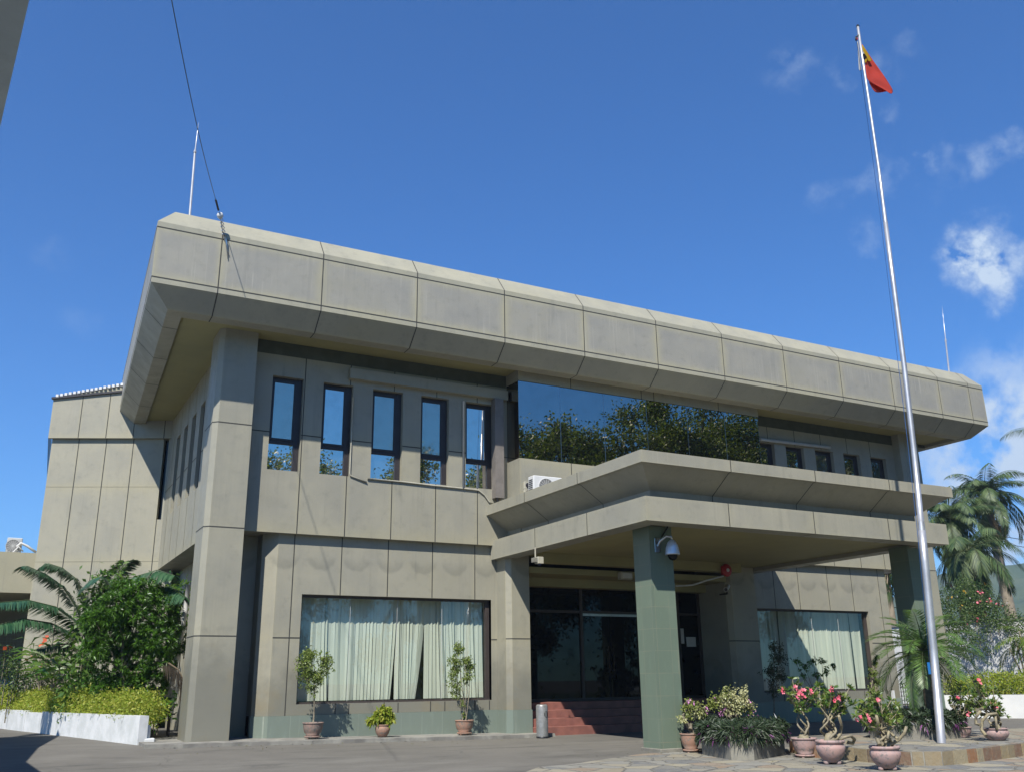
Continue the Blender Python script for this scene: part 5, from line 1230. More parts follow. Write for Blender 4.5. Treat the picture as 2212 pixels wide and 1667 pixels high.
desert_rose(2154, 1598, -1.345, 52, 25, 'round', None, [(2115, 1480), (2130, 1492), (2105, 1505), (2145, 1488), (2140, 1515), (2120, 1520), (2155, 1520), (2162, 1532), (2100, 1465), (2095, 1520), (2148, 1530), (2108, 1530), (2085, 1500)],
            'desert rose with arching yellow stems in a rimmed pink pot at the platform\'s right', 6, 3, flowers=[(2117, 1472), (2144, 1519), (2152, 1527)],
            wild=[[(2130, 1588), (2120, 1575), (2122, 1555), (2135, 1542), (2152, 1540), (2158, 1550), (2152, 1572)], [(2112, 1533), (2125, 1528), (2140, 1532), (2150, 1545), (2153, 1570), (2157, 1585)], [(2118, 1565), (2108, 1562), (2108, 1548), (2118, 1535)]])

# palms ------------------------------------------------------------------------
def frond(lb, st_, base, az, el, L, nl, ll, lw, curl=1.4, hang=.35, w0=.03, tw=0., upl=.25, t0=.12):
    n = 14; p = np.array(base, float); pts_ = [p.copy()]; a = el
    h_ = np.array((math.cos(az), math.sin(az), 0)); T = []
    for i in range(n):
        d = h_*math.cos(a)+np.array((0, 0, math.sin(a))); p = p+d*L/n; pts_.append(p.copy()); T.append(d); a -= curl/n*(1+.6*i/n)
    T.append(T[-1]); pts_ = np.array(pts_); T = np.array(T)
    st_.tube([tuple(q) for q in pts_], [w0*(1-.9*i/n) for i in range(n+1)], 5, cap=False)
    ts = np.linspace(t0, .995, nl); idx = ts*n; i0 = np.minimum(idx.astype(int), n-1); fr_ = (idx-i0)[:, None]
    P = pts_[i0]*(1-fr_)+pts_[i0+1]*fr_; D = unit(T[i0]*(1-fr_)+T[np.minimum(i0+1, n)]*fr_)
    side = unit(np.cross(D, np.array((0, 0, 1.)))+1e-6); up = unit(np.cross(side, D))
    prof_ = np.sin(np.pi*np.clip((ts*.88+.09), 0, 1))**.55
    for s_ in (-1, 1):
        k = len(ts); dv = unit(side*s_*1.0+D*(.45+.5*ts[:, None])+up*upl+rng.normal(size=(k, 3))*.07-np.array((0, 0, hang)))
        lw_ = np.cross(dv, up); lw_ = unit(lw_); lb.add(P, dv, lw_, ll*prof_*rng.uniform(.88, 1.08, k), lw, hang*.55)
def palm(name, base, height, tr, nf, L, nl, ll, lw, label, cat, group, leaf, trunkm, els=(-.5, 1.35), lean=(0, 0), curl=(1.2, 1.9), hang=.5, shaft=True, seed=1, flowers=False, trunkname='trunk', azs=None):
    rnd = random.Random(seed); t_ = thing(name, tuple(base), label, cat, group); b = np.array(base, float)
    top = b+np.array((lean[0], lean[1], height))
    m_ = MB(); n = 14
    def rr(t0): return tr*(1.15-.25*t0+.18*math.exp(-((t0-.35)/.25)**2))*(1+.04*(int(t0*60) % 2))
    m_.tube([tuple(b+(top-b)*i/n+np.array((0, 0, -.15 if i == 0 else 0))) for i in range(n+1)], [rr(i/n) for i in range(n+1)], 12); m_.build('trunk', trunkm, t_)
    c = top
    if shaft:
        m_ = MB(); m_.tube([tuple(top), tuple(top+np.array((0, 0, height*.04))), tuple(top+np.array((0, 0, height*.12)))], [tr*.95, tr*.9, tr*.35], 10); m_.build('crownshaft', plain(name+'_crownshaft', (.11, .15, .05), rough=.6), t_); c = top+np.array((0, 0, height*.10))
    lb = LB(); st_ = MB()
    for k in range(nf):
        t0 = k/(nf-1); az = (k*2.39996+rnd.uniform(-.2, .2)) if azs is None else azs[k]; el = els[0]+(els[1]-els[0])*t0+rnd.uniform(-.12, .12)
        frond(lb, st_, c+np.array((0, 0, .1*t0)), az, el, L*rnd.uniform(.85, 1.1)*(1-.2*t0), nl, ll, lw, rnd.uniform(*curl), hang*rnd.uniform(.8, 1.3), tr*.10+.006)
    lb.build('fronds', leaf, t_); st_.build('frond_stalks', plain(name+'_stalk', (.10, .13, .05), rough=.6), t_)
    if flowers:
        lf = LB(); cluster_leaves(lf, [tuple(top+np.array((.3*math.cos(a), .3*math.sin(a), -.5-rnd.random()))) for a in np.linspace(0, 6.2, 14)], 40, .28, .5, .03, -1.2, .5); lf.build('flower_stalks', L_brown, t_)
    return t_
pq = (19.55, 15.75)
palm('date_palm', (*pq, -1.05), 1.55, .12, 36, 1.7, 52, .36, .019, 'small feathery date palm with a rough trunk in the planter behind the flagpole', 'palm tree', None, L_pyg, m_ptrunk, els=(-.35, 1.25), curl=(.9, 1.5), hang=.12, shaft=False, seed=3)
q = atY(2051, 1110, 40); palm('royal_palm', (float(q[0]), 40, -1.5), float(q[2])+1.5-1.4, .30, 34, 3.9, 70, .85, .05, 'royal palm with drooping dark fronds right beside the end of the canopy', 'palm tree', 'royal palms behind the white wall', L_palm, m_royalt, els=(-.9, 1.3), curl=(1.0, 1.8), hang=.55, seed=5)
q = atY(2160, 1060, 42); palm('royal_palm', (float(atY(2178, 1257, 42)[0]), 42, -1.5), float(q[2])+1.5-1.7, .32, 34, 4.2, 74, .9, .05, 'tallest royal palm with a brown trunk and flower stalks near the right edge', 'palm tree', 'royal palms behind the white wall', L_palm, m_royalt, els=(-.7, 1.35), lean=(-.8, 0), curl=(.9, 1.7), hang=.55, seed=8, flowers=True)
q = atY(2105, 1190, 37); palm('royal_palm', (float(q[0])-.5, 37, -1.5), float(q[2])+1.5-.9, .28, 30, 4.0, 66, .95, .05, 'lower royal palm with very dark hanging fronds between the other two palms', 'palm tree', 'royal palms behind the white wall', L_palm, m_royalt, els=(-1.1, 1.2), curl=(1.1, 2.0), hang=.65, seed=12)
q = atY(2300, 980, 40); palm('royal_palm', (float(q[0]), 40, -1.5), float(q[2])+1.5-.8, .30, 18, 5.4, 60, 1.0, .05, 'royal palm whose frond tips reach into view at the far right edge above the others', 'palm tree', 'royal palms behind the white wall', L_palm, m_royalt, els=(-.9, 1.2), curl=(1.2, 1.9), hang=.8, seed=15)
q = atY(2225, 1290, 27); palm('areca_palm', (float(q[0]), 27, -1.5), 2.6, .09, 16, 2.7, 40, .62, .04, 'bright yellow green palm leaning over the white wall at the right edge', 'palm tree', None, L_areca, m_ptrunk, els=(-.3, 1.3), curl=(1.2, 1.9), hang=.4, shaft=False, seed=21)
q = atY(1916, 1290, 42); palm('coconut_palm', (float(q[0])+.2, 42, -1.5), 8.2, .22, 12, 3.2, 44, .9, .05, 'palm glimpsed through the gap between the building and the right canopy column', 'palm tree', None, L_palm, m_royalt, els=(-1.2, .8), curl=(1.4, 2.0), hang=.9, seed=25)

# right boundary wall, low planter wall, hedge, vine ------------------------------
wp0 = atY(2000, 1343, 37); wp1 = atY(2260, 1343, 31)
bwl = MB(); a = Vector((float(atY(1925, 1500, 39.5)[0]), 39.5, -1.6)); b = Vector((float(atY(2330, 1500, 29.0)[0]), 29.0, -1.6)); tz = float(atY(2150, 1345, 34)[2])
d = (b-a).normalized(); nn = Vector((d.y, -d.x, 0))*.12
bwl.hexa([a-nn, b-nn, b+nn, a+nn, *(Vector((p.x, p.y, tz)) for p in (a-nn, b-nn, b+nn, a+nn))]); 
bt = thing('boundary_wall', tuple(a), 'tall white plastered boundary wall behind the hedge at the right', 'wall'); bwl.build('wall', m_white, bt)
bwc = MB(); bwc.hexa([(*(a-nn*1.6).xy, tz+.002), (*(b-nn*1.6).xy, tz+.002), (*(b+nn*1.6).xy, tz+.002), (*(a+nn*1.6).xy, tz+.002), (*(a-nn*1.6).xy, tz+.10), (*(b-nn*1.6).xy, tz+.10), (*(b+nn*1.6).xy, tz+.10), (*(a+nn*1.6).xy, tz+.10)]); bwc.build('coping', m_kerb, bt)
p0 = atZ(1990, 1532, -1.5); p1 = atZ(2230, 1518, -1.5); a2 = Vector((float(p0[0]), min(float(p0[1]), 27), -1.55)); 
a2 = Vector((float(atY(2020, 1500, 25)[0]), 25.0, -1.55)); b2 = Vector((float(atY(2330, 1500, 21.5)[0]), 21.5, -1.55)); d2 = (b2-a2).normalized(); n2_ = Vector((d2.y, -d2.x, 0))*.1
zt1 = float(atY(2100, 1500, 24.0)[2])
lw_ = MB(); lw_.hexa([a2-n2_, b2-n2_, b2+n2_, a2+n2_, *(Vector((p.x, p.y, zt1)) for p in (a2-n2_, b2-n2_, b2+n2_, a2+n2_))])
tag(lw_.build('planter_wall', m_white), 'low white painted planter wall in front of the hedge at the right', 'wall')
def bush(name, pts_, rad, per, ls, leaf, label, cat, group=None, kind=None, squash=.8, stemm=None, dens=1., base=None):
    pts_ = [np.array(p, float) for p in pts_]; c = np.mean(pts_, 0); z0 = min(p[2] for p in pts_)-rad[0] if base is None else base
    t_ = thing(name, (c[0], c[1], z0), label, cat, group)
    if kind: t_['kind'] = kind
    lb = LB(); st_ = MB(); 
    for i, p in enumerate(pts_):
        r = rad[i % len(rad)]; n = int(60*dens*r*r/.25); dirs = rdir(n); rr = rng.uniform(.55, 1.0, (n, 1))**.5*r; cents = p+dirs*rr*np.array((1, 1, squash))
        cluster_leaves(lb, cents, per, ls*.9, ls, ls*.42, .25, .15, out=p)
        st_.tube([(p[0], p[1], max(z0, p[2]-1.2)), tuple(p*.6+np.array((p[0], p[1], z0))*.4), tuple(p)], [.02, .016, .01], 5, cap=False)
    lb.build('foliage', leaf, t_); st_.build('stems', m_bark, t_); return t_
hp = [tuple(np.array(a2)+(np.array(b2)-np.array(a2))*t0+np.array((.55+random.uniform(-.15, .2), 0.55, (zt1+1.55)+.22+random.uniform(-.1, .15)))) for t0 in np.linspace(.02, .8, 9)]
bush('hedge', hp, [.55, .62, .5], 9, .10, L_yel, 'bright yellow green clipped hedge behind the low white wall at the right', 'hedge', dens=2.0, base=-1.5)
vp = [atY(x, y, Y_) for x, y, Y_ in [(2030, 1320, 33), (2045, 1290, 33), (2060, 1330, 32.6), (2075, 1300, 33), (2090, 1270, 33), (2100, 1310, 32.5), (2115, 1285, 33), (2125, 1320, 32.5), (2135, 1335, 32.3), (2110, 1345, 32), (2070, 1350, 32), (2040, 1350, 32.5), (2150, 1320, 32), (2175, 1340, 31), (2080, 1380, 31.8), (2105, 1400, 31.6), (2060, 1400, 32), (2200, 1350, 30.5)]]
vn = bush('flowering_vine', vp, [.75, .6, .7], 6, .13, L_vine, 'loose flowering climber with pink and yellow blooms spilling over the white wall', 'climbing plant', dens=.9, base=1.2)
fm = MB(); fm2 = MB()
def blob_flowers(fm, pxs, Yc, n=5, r=.07):
    for x, y in pxs:
        p = atY(x, y, Yc)
        for _ in range(n):
            q_ = Vector(p)+Vector((random.gauss(0, .07), random.gauss(0, .05), random.gauss(0, .07))); d_ = Vector(rdir(1)[0]); e_ = d_.orthogonal().normalized()*r
            f_ = d_.cross(e_).normalized()*r; fm.face([q_-e_, q_-f_, q_+e_, q_+f_])
blob_flowers(fm, [(2052, 1262), (2117, 1280), (2122, 1278), (2114, 1302), (2118, 1300), (2135, 1299), (2130, 1323), (2112, 1335), (2140, 1299), (2090, 1350), (2160, 1305)], 32.2)
blob_flowers(fm2, [(2052, 1288), (2030, 1327), (2085, 1280), (2130, 1259), (2075, 1310), (2095, 1320), (2150, 1350)], 32.2, 3)
fm.build('pink_flowers', m_pink, vn); fm2.build('yellow_flowers', plain('yellow_petal', (.75, .45, .05)), vn)
tr_ = thing('small_tree', (float(atY(2215, 1450, 28)[0]), 28, -1.5), 'thin dark bare stemmed small tree against the white wall at the right edge', 'tree')
m_ = MB(); bb = atY(2225, 1500, 28)
for tx, ty in ((2190, 1370), (2200, 1350), (2215, 1340), (2180, 1400)): m_.tube([tuple(bb), tuple(atY((2222+tx)/2, (1480+ty)/2, 28)), tuple(atY(tx, ty, 28))], [.05, .035, .02], 6)
m_.build('trunk', m_bark, tr_); lb = LB(); cluster_leaves(lb, [tuple(atY(x, y, 28)) for x, y in ((2190, 1365), (2205, 1350), (2215, 1340), (2180, 1390), (2200, 1380), (2212, 1370))], 50, .2, .14, .06); lb.build('crown', L_vine, tr_)
# wire grate under the right overhang
gm = MB(); q0 = atY(1947, 1497, 26.0)
for k in range(8): x = q0[0]+k*.13; gm.box(x, x+.025, 26.0, 26.02, -1.5, -.3)
for k in range(9): z = -1.5+k*.15; gm.box(q0[0], q0[0]+1.0, 26.021, 26.04, z, z+.025)
tag(gm.build('metal_grate', m_frame), 'dark metal grate in the gap behind the right canopy column', 'grate')
mb = MB(); q0 = atY(1930, 1500, 24.4); mb.box(float(q0[0]), float(q0[0])+.08, 24.4, 24.5, -1.5, float(atY(1930, 1490, 24.4)[2])); tag(mb.build('marker_post', m_white), 'short white post at the right foot of the ground floor wall', 'post')
# power lines far right
for k, (x0, y0, x1, y1) in enumerate(((2090, 1145, 2230, 1168), (2100, 1160, 2230, 1184), (1900, 1305, 1940, 1312))):
    mb = MB(); mb.tube([tuple(atY(x0, y0, 52)), tuple(atY(x1, y1, 52))], .03, 4); tag(mb.build('power_line', m_black), ('upper thin black power line among the palms at the right', 'lower thin black power line among the palms at the right', 'thin power line seen in the gap beside the canopy column')[k], 'power line', 'power lines')

# left garden -------------------------------------------------------------------------
GZL = -1.31
def W_(x, y, z=GZL): p_ = atZ(x, y, z); return Vector((float(p_[0]), float(p_[1]), z))
wpts = [Vector((-.8, 43.5, GZL)), W_(0, 1573), W_(50, 1579.5), W_(86, 1583.5), W_(119.7, 1588), W_(297, 1604.5)]
lw2 = thing('planter_wall', tuple(wpts[-1]), 'low white painted block wall edging the garden at the lower left', 'wall')
blk = MB(); hgt = .62
for i in range(len(wpts)-1):
    a, b = wpts[i], wpts[i+1]; d = (b-a).normalized(); nn = Vector((d.y, -d.x, 0))
    if nn.y > 0: nn = -nn
    nn = nn*.0; bk = Vector((-d.y, d.x, 0)); bk = bk if bk.y > 0 else -bk
    o_ = .012*(i % 2); z1 = GZL+hgt-(0.04 if i == 2 else 0)
    e0 = a-bk*o_; e1_ = b-bk*o_-d*.01
    blk.hexa([e0+Vector((0, 0, -.1)), e1_+Vector((0, 0, -.1)), e1_+bk*.22+Vector((0, 0, -.1)), e0+bk*.22+Vector((0, 0, -.1))]+[Vector((p.x, p.y, z1)) for p in (e0, e1_, e1_+bk*.22, e0+bk*.22)])
blk.build('blocks', plain('limewashed_block', (.80, .81, .81), (.66, .68, .67), 2.5, .7, bump=.5, bscale=12), lw2)
bb_ = MB(); e = wpts[-1]; bb_.bevbox(e.x+.0, e.x+.30, e.y+.15, e.y+.7, GZL-.05, GZL+.40, .04); bb_.bevbox(e.x-.02, e.x+.40, e.y+.05, e.y+.5, GZL-.05, GZL+.10, .02); bb_.build('end_blocks', m_white, lw2)
gd = MB(); gd.face([(float(wpts[0].x)+.1, 43.5, GZL+.35), tuple(wpts[1]+Vector((.1, .3, .35))), tuple(wpts[3]+Vector((.1, .3, .35))), tuple(wpts[4]+Vector((.1, .3, .35))), tuple(wpts[5]+Vector((0, .25, .35))), (4.2, 30, GZL+.35), (4.2, 36, GZL+.35), (1.5, 37.3, GZL+.35), (.7, 43.5, GZL+.35)]); tag(gd.build('garden_bed', m_soil), kind='structure')
# hedge along the wall
hp = []
for i in range(1, len(wpts)-1):
    a, b = wpts[i], wpts[i+1]; n = max(1, int((b-a).length/.5))
    for k in range(n+ (i == len(wpts)-2)):
        p = a+(b-a)*(k/n); d = (b-a).normalized(); bk = Vector((-d.y, d.x, 0)); bk = bk if bk.y > 0 else -bk
        if p.x > 3.0: continue
        t1 = (p.x-.4)/3.2
        hp.append((p.x+bk.x*.55, p.y+bk.y*.55, GZL+.78-.06*t1+random.uniform(-.04, .12)*(1-t1*.3)))
hp += [(.6, 38.0, GZL+.86), (.45, 38.9, GZL+.88), (.25, 39.8, GZL+.9), (.05, 40.8, GZL+.9)]
bush('hedge', hp, [.52, .46, .56], 9, .085, L_yel, 'clipped yellow green hedge behind the white block wall at the lower left', 'hedge', dens=2.2, base=GZL+.3)
# big podocarpus shrub
Ys = 29.2
tr0 = W_(282, 1555, -1.0); c0 = np.array((float(atY(285, 1570, Ys)[0]), Ys, GZL+.3))
sh = thing('large_shrub', tuple(c0), 'large dense dark green shrub with a thin leaning trunk by the left corner column', 'shrub')
m_ = MB()
tp_ = [c0, atY(281, 1520, Ys), atY(267, 1490, Ys), atY(263, 1450, Ys), atY(270, 1400, Ys)]
m_.tube([tuple(p) for p in tp_], [.085, .075, .07, .06, .05], 9)
lb = LB()
blobs = [(300, 1290, 44), (250, 1310, 46), (345, 1320, 44), (290, 1350, 52), (240, 1370, 48), (340, 1380, 46), (300, 1420, 50), (245, 1440, 46), (345, 1430, 34), (290, 1475, 44), (235, 1490, 34), (330, 1475, 30), (210, 1400, 34), (205, 1340, 30), (370, 1350, 26), (380, 1390, 22), (265, 1275, 26), (325, 1275, 24), (280, 1500, 30)]
for x, y, r in blobs:
    p = atY(x, y, Ys+random.uniform(-.35, .35)); rad = px2m(p, r); n = int(165*(r/45)**2); cents = p+rdir(n)*(rng.uniform(.35, 1., (n, 1))**.5)*rad
    for cc_ in cents: rosette(lb, cc_, (cc_-p)/np.linalg.norm(cc_-p)+np.array((0, 0, .35)), 22, .15, .022, 1.0, .12)
    m_.tube([tuple(tp_[3]), tuple((tp_[3]+p)/2+rng.normal(size=3)*.1), tuple(p)], [.045, .03, .012], 6, cap=False)
m_.build('trunk', m_bark, sh); lb.build('foliage', L_dark, sh)
# companion broadleaf growth behind and left of the shrub
Yb2 = 30.6
bp = [atY(x, y, Yb2) for x, y in [(225, 1265), (250, 1248), (215, 1290), (195, 1320), (185, 1360), (180, 1400), (175, 1440), (170, 1480), (165, 1510), (205, 1500), (380, 1285), (400, 1300), (405, 1330), (395, 1355), (360, 1275)]]
bush('broadleaf_shrub', bp, [.36, .30, .34], 6, .20, L_fern, 'lighter green broad leaved shrub growing behind the large dark shrub', 'shrub', dens=.75, base=-1.1)
bp = [atY(x, y, 36.6) for x, y in [(15, 1440), (40, 1430), (30, 1460), (60, 1450), (50, 1480), (20, 1490), (75, 1480), (10, 1420), (95, 1465), (110, 1430)]]
fs_ = bush('flowering_shrub', bp, [.42, .36], 6, .12, L_vine, 'loose shrub with small red and orange blossoms above the left hedge', 'shrub', dens=.7, base=-1.1)
fm = MB(); blob_flowers(fm, [(94, 1385), (96, 1390), (92, 1438), (95, 1440), (62, 1425), (20, 1400)], 36.1, 3, .08); fm.build('flowers', plain('orange_petal', (.75, .12, .04)), fs_)
# ginger like blade plants
def bladeplant(x, y, Yc, n, L, Wd, label):
    c = atY(x, y, Yc); t_ = thing('ginger_plant', tuple(c), label, 'plant', 'blade leaved plants behind the left hedge'); lb = LB(); st_ = MB()
    for k in range(n):
        a = k*2.4; lean = random.uniform(.15, .7); H = L*random.uniform(.7, 1.1); d = np.array((math.cos(a)*lean, math.sin(a)*lean, 1.)); d /= np.linalg.norm(d)
        pts_ = [c+d*H*t0+np.array((math.cos(a), math.sin(a), -.6))*(.25*lean*t0*t0) for t0 in np.linspace(0, 1, 6)]
        st_.tube([tuple(p) for p in pts_], [.018*(1-.7*t0) for t0 in np.linspace(0, 1, 6)], 5)
        P = np.array([pts_[0]+(pts_[-1]-pts_[0])*t0 for t0 in np.linspace(.25, 1., 11)]); s_ = unit(np.cross(d, rdir(1)[0]))
        D = unit(d*.55+np.array([s_*(1 if j % 2 else -1) for j in range(11)])*.9+rng.normal(size=(11, 3))*.12); lb.add(P, D, sides(D), rng.uniform(.8, 1.1, 11)*L*.42, Wd, .35)
    lb.build('leaves', L_fern, t_); st_.build('stems', m_bark, t_)
bladeplant(118, 1500, 33.2, 11, 1.75, .11, 'tall blade leaved ginger plant in the middle of the left garden')
bladeplant(152, 1515, 31.6, 9, 1.1, .09, 'short blade leaved ginger plant just left of the big shrub')
bladeplant(85, 1490, 35, 9, 1.5, .09, 'blade leaved ginger plant furthest left above the hedge')
# cycad like palm with big arching fronds
cy = thing('feather_palm', (2.75, 32.8, -1.0), 'dark feather palm whose long arching fronds reach out of frame at the left', 'palm tree')
lb = LB(); st_ = MB(); cc0 = np.array(atY(195, 1400, 32.6))
m_ = MB(); m_.tube([(cc0[0], cc0[1], -1.1), tuple(cc0)], [.22, .17], 12); m_.build('trunk', m_ptrunk, cy)
def frond_px(pts_, Y0, Y1, nl, ll, lw, hang):   # frond along picture guide points placed at real depth
    P = np.array([atY(x, y, Y0+(Y1-Y0)*i/(len(pts_)-1)) for i, (x, y) in enumerate(pts_)])
    st_.tube([tuple(p) for p in P], [.035*(1-.85*i/(len(P)-1)) for i in range(len(P))], 6, cap=False)
    n = len(P)-1; ts = np.linspace(.10, .995, nl); idx = ts*n; i0 = np.minimum(idx.astype(int), n-1); fr_ = (idx-i0)[:, None]
    Q = P[i0]*(1-fr_)+P[i0+1]*fr_; D = unit(P[i0+1]-P[i0]); side = unit(np.cross(D, np.array((0, 0, 1.)))); up = unit(np.cross(side, D))
    prof_ = np.sin(np.pi*np.clip(ts*.86+.1, 0, 1))**.6
    for s_ in (-1, 1):
        dv = unit(side*s_*.8+D*.5+up*.25+rng.normal(size=(nl, 3))*.05-np.array((0, 0, hang))); lb.add(Q, dv, unit(np.cross(dv, up)), ll*prof_, lw, hang*.8)
frond_px([(195, 1400), (170, 1345), (120, 1310), (60, 1295), (0, 1300), (-60, 1325)], 32.6, 30.0, 150, .62, .06, .42)
frond_px([(195, 1400), (160, 1370), (110, 1345), (50, 1335), (-10, 1350), (-60, 1380)], 32.6, 29.5, 150, .6, .06, .45)
frond_px([(195, 1395), (165, 1310), (135, 1265), (100, 1240), (60, 1222), (48, 1222)], 32.6, 32.0, 120, .6, .055, .4)
frond_px([(200, 1390), (185, 1300), (165, 1250), (135, 1226), (105, 1216), (90, 1222)], 32.6, 32.4, 120, .6, .055, .4)
frond_px([(205, 1390), (225, 1300), (250, 1240), (272, 1215), (290, 1208)], 32.6, 31.5, 100, .6, .055, .3)
frond_px([(205, 1390), (240, 1300), (290, 1245), (340, 1230), (378, 1242)], 32.6, 28.6, 120, .8, .055, .5)
frond_px([(205, 1390), (260, 1310), (320, 1270), (370, 1265), (400, 1290)], 32.6, 28.3, 120, .75, .055, .55)
frond_px([(200, 1390), (200, 1300), (205, 1260), (212, 1246), (222, 1245)], 32.6, 29.0, 90, .6, .05, .55)
frond_px([(195, 1410), (150, 1390), (110, 1392), (80, 1400)], 32.6, 31.8, 60, .5, .03, .5)
frond_px([(205, 1400), (240, 1345), (255, 1325), (268, 1335), (272, 1360)], 32.6, 29.0, 50, .5, .045, .6)
lb.build('fronds', L_cyc, cy); st_.build('frond_stalks', plain('feather_palm_stalk', (.10, .14, .06)), cy)
dp = thing('dried_frond', tuple(atY(345, 1430, 28.3)), 'brown dried palm frond drooping beside the corner column', 'palm frond')
lb = LB(); st_ = MB(); frond_px([(340, 1425), (365, 1432), (385, 1445), (398, 1470), (400, 1500)], 28.6, 28.2, 60, .45, .03, 1.0); lb.build('leaflets', leafmat('dead_frond_leaf', [(.05, .04, .03), (.12, .09, .06)], .8, .1), dp); st_.build('stalk', m_ptrunk, dp)
bush('low_fern', [atY(x, y, 29.0) for x, y in ((320, 1545), (300, 1535), (335, 1530), (310, 1560), (345, 1520))], [.25, .2], 8, .17, L_dark, 'low dark leafy plant spilling over the end of the white block wall', 'plant', dens=1.4, base=-1.3)

# cars ------------------------------------------------------------------------------------
def car(x, y, z, ang, paint, label, suv=True, group=None):
    t_ = thing('parked_car', (0, 0, 0), label, 'car', group); t_['_o'] = [0., 0., 0.]
    prof_ = [(-2.2, .45), (-2.25, .8), (-2.15, 1.05), (-1.95, 1.12), (-1.7, 1.62), (-1.3, 1.74), (.3, 1.74), (.7, 1.62), (1.25, 1.12), (2.05, 1.0), (2.25, .8), (2.25, .45)] if suv else \
            [(-2.2, .4), (-2.25, .7), (-2.1, .98), (-1.75, 1.02), (-1.25, 1.40), (-.9, 1.46), (.2, 1.46), (.55, 1.38), (1.15, 1.0), (2.0, .88), (2.22, .7), (2.22, .4)]
    m_ = MB(); hw = .9; n = len(prof_)
    def yy(zv): return hw-(max(0, zv-1.05)*.28)
    for i in range(n):
        (xa, za), (xb, zb) = prof_[i], prof_[(i+1) % n]; m_.face([(xa, -yy(za), za), (xb, -yy(zb), zb), (xb, yy(zb), zb), (xa, yy(za), za)])
    for s_ in (-1, 1): m_.face([(px_, s_*yy(pz_), pz_) for px_, pz_ in prof_])
    body = m_.build('body', paint, t_); bv = body.modifiers.new('b', 'BEVEL'); bv.width = .05; bv.segments = 2
    g = MB(); zt_ = 1.62 if suv else 1.38
    for s_ in (-1, 1):
        yb_ = lambda zv: s_*(yy(zv)+.006)
        for (xa, xb, xc, xd) in (((-1.72, -.55, -.55, -1.58), (-.47, .45, .45, -.47), (.50, 1.05, .72, .50)) if suv else ((-1.3, -.5, -.5, -1.0), (-.42, .3, .3, -.42), (.36, .95, .58, .36))):
            g.face([(xa, yb_(1.15), 1.12), (xb, yb_(1.12), 1.12), (xc, yb_(zt_), zt_-.06), (xd, yb_(zt_), zt_-.06)])
    (xa, za), (xb, zb) = prof_[3], prof_[4]; g.face([(xa*.6+xb*.4-.08, -.68, za*.6+zb*.4+.0), (xa*.6+xb*.4-.08, .68, za*.6+zb*.4), (xb-.03, .62, zb-.05), (xb-.03, -.62, zb-.05)])
    (xa, za), (xb, zb) = prof_[7], prof_[8]; g.face([(xa+.06, -.62, za-.02), (xa+.06, .62, za-.02), (xb*.9+xa*.1+.03, .72, zb+.06), (xb*.9+xa*.1+.03, -.72, zb+.06)])
    g.build('windows', m_glass_door, t_)
    for wx in (-1.4, 1.4):
        for s_ in (-1, 1):
            w = MB(); nseg = 20
            for (r0, r1, ya, yb_) in ((.34, .34, .93, .70), (.34, .22, .93, .935)):
                for k in range(nseg):
                    a, b = 2*math.pi*k/nseg, 2*math.pi*(k+1)/nseg
                    w.face([(wx+r0*math.cos(a), s_*ya, .34+r0*math.sin(a)), (wx+r0*math.cos(b), s_*ya, .34+r0*math.sin(b)), (wx+r1*math.cos(b), s_*yb_, .34+r1*math.sin(b)), (wx+r1*math.cos(a), s_*yb_, .34+r1*math.sin(a))])
            wo = w.build('wheel', m_rubber, t_); rm = MB(); rm.face([(wx+.22*math.cos(2*math.pi*k/20), s_*.936, .34+.22*math.sin(2*math.pi*k/20)) for k in range(20)]); rm.build('rim', m_steel, wo, off=(0, 0, 0))
    for s_ in (-1, 1):
        l = MB(); l.bevbox(-2.27, -2.18, s_*.78-.1, s_*.78+.1, .85, 1.08, .01); l.build('taillight', m_red, t_)
        l = MB(); l.bevbox(2.14, 2.27, s_*.72-.14, s_*.72+.14, .70, .86, .01); l.build('headlight', m_wpipe, t_)
    l = MB(); l.box(-2.28, -2.252, -.26, .26, .60, .72); l.build('number_plate', m_wpipe, t_)
    t_.location = (x, y, z); t_.rotation_euler = (0, 0, ang); del t_['_o']
    return t_
def carpaint(n, c): return plain(n, c, c, 1., .22, 0., .6)
car(-.1, 42.5, -1.4, .15, carpaint('blue_grey_paint', (.18, .22, .30)), 'blue grey car half hidden behind the hedge at the left edge', False, 'cars parked at the left')
car(.0, 41.0+3.4, -1.38, .1, carpaint('white_paint_car', (.75, .76, .78)), 'white car behind the blue grey car under the annex', True, 'cars parked at the left')
car(46.5, -12, -1.6, 1.2, carpaint('white_car_paint', (.75, .76, .78)), 'white car standing across the drive, seen reflected in the entrance doors', True)

# trees across the drive: they show mirrored in the windows ----------------------------------
def broad_tree(name, x, y, h, rw, label, n, group, lf=.26, seed=1):
    t_ = thing(name, (x, y, -1.6), label, 'tree', group); m_ = MB(); rnd = random.Random(seed)
    m_.tube([(x, y, -1.7), (x+.2, y, 1.5), (x+.1, y+.2, h*.35)], [.5, .38, .32], 10); lb = LB()
    for k in range(n):
        a = rnd.uniform(0, 6.28); rr = rw*math.sqrt(rnd.random()); zc = h*.72+rnd.uniform(-.55, .28)*h*(1-.6*(rr/rw)**2)-1.6
        p = np.array((x+rr*math.cos(a), y+rr*math.sin(a), zc)); m_.tube([(x+.1, y+.2, h*.33), tuple((p+np.array((x, y, h*.35)))/2+rng.normal(size=3)*.3), tuple(p)], [.16, .10, .03], 6, cap=False)
        br = rnd.uniform(1.0, 1.9); nn = 42; cents = p+rdir(nn)*rng.uniform(.1, 1., (nn, 1))*br*np.array((1, 1, .75)); cluster_leaves(lb, cents, 22, .36, lf*1.05, lf*.5, .2, .1, out=p)
    m_.build('trunk', m_bark, t_); lb.build('crown', L_tree, t_); return t_
gt = 'fig trees across the drive'
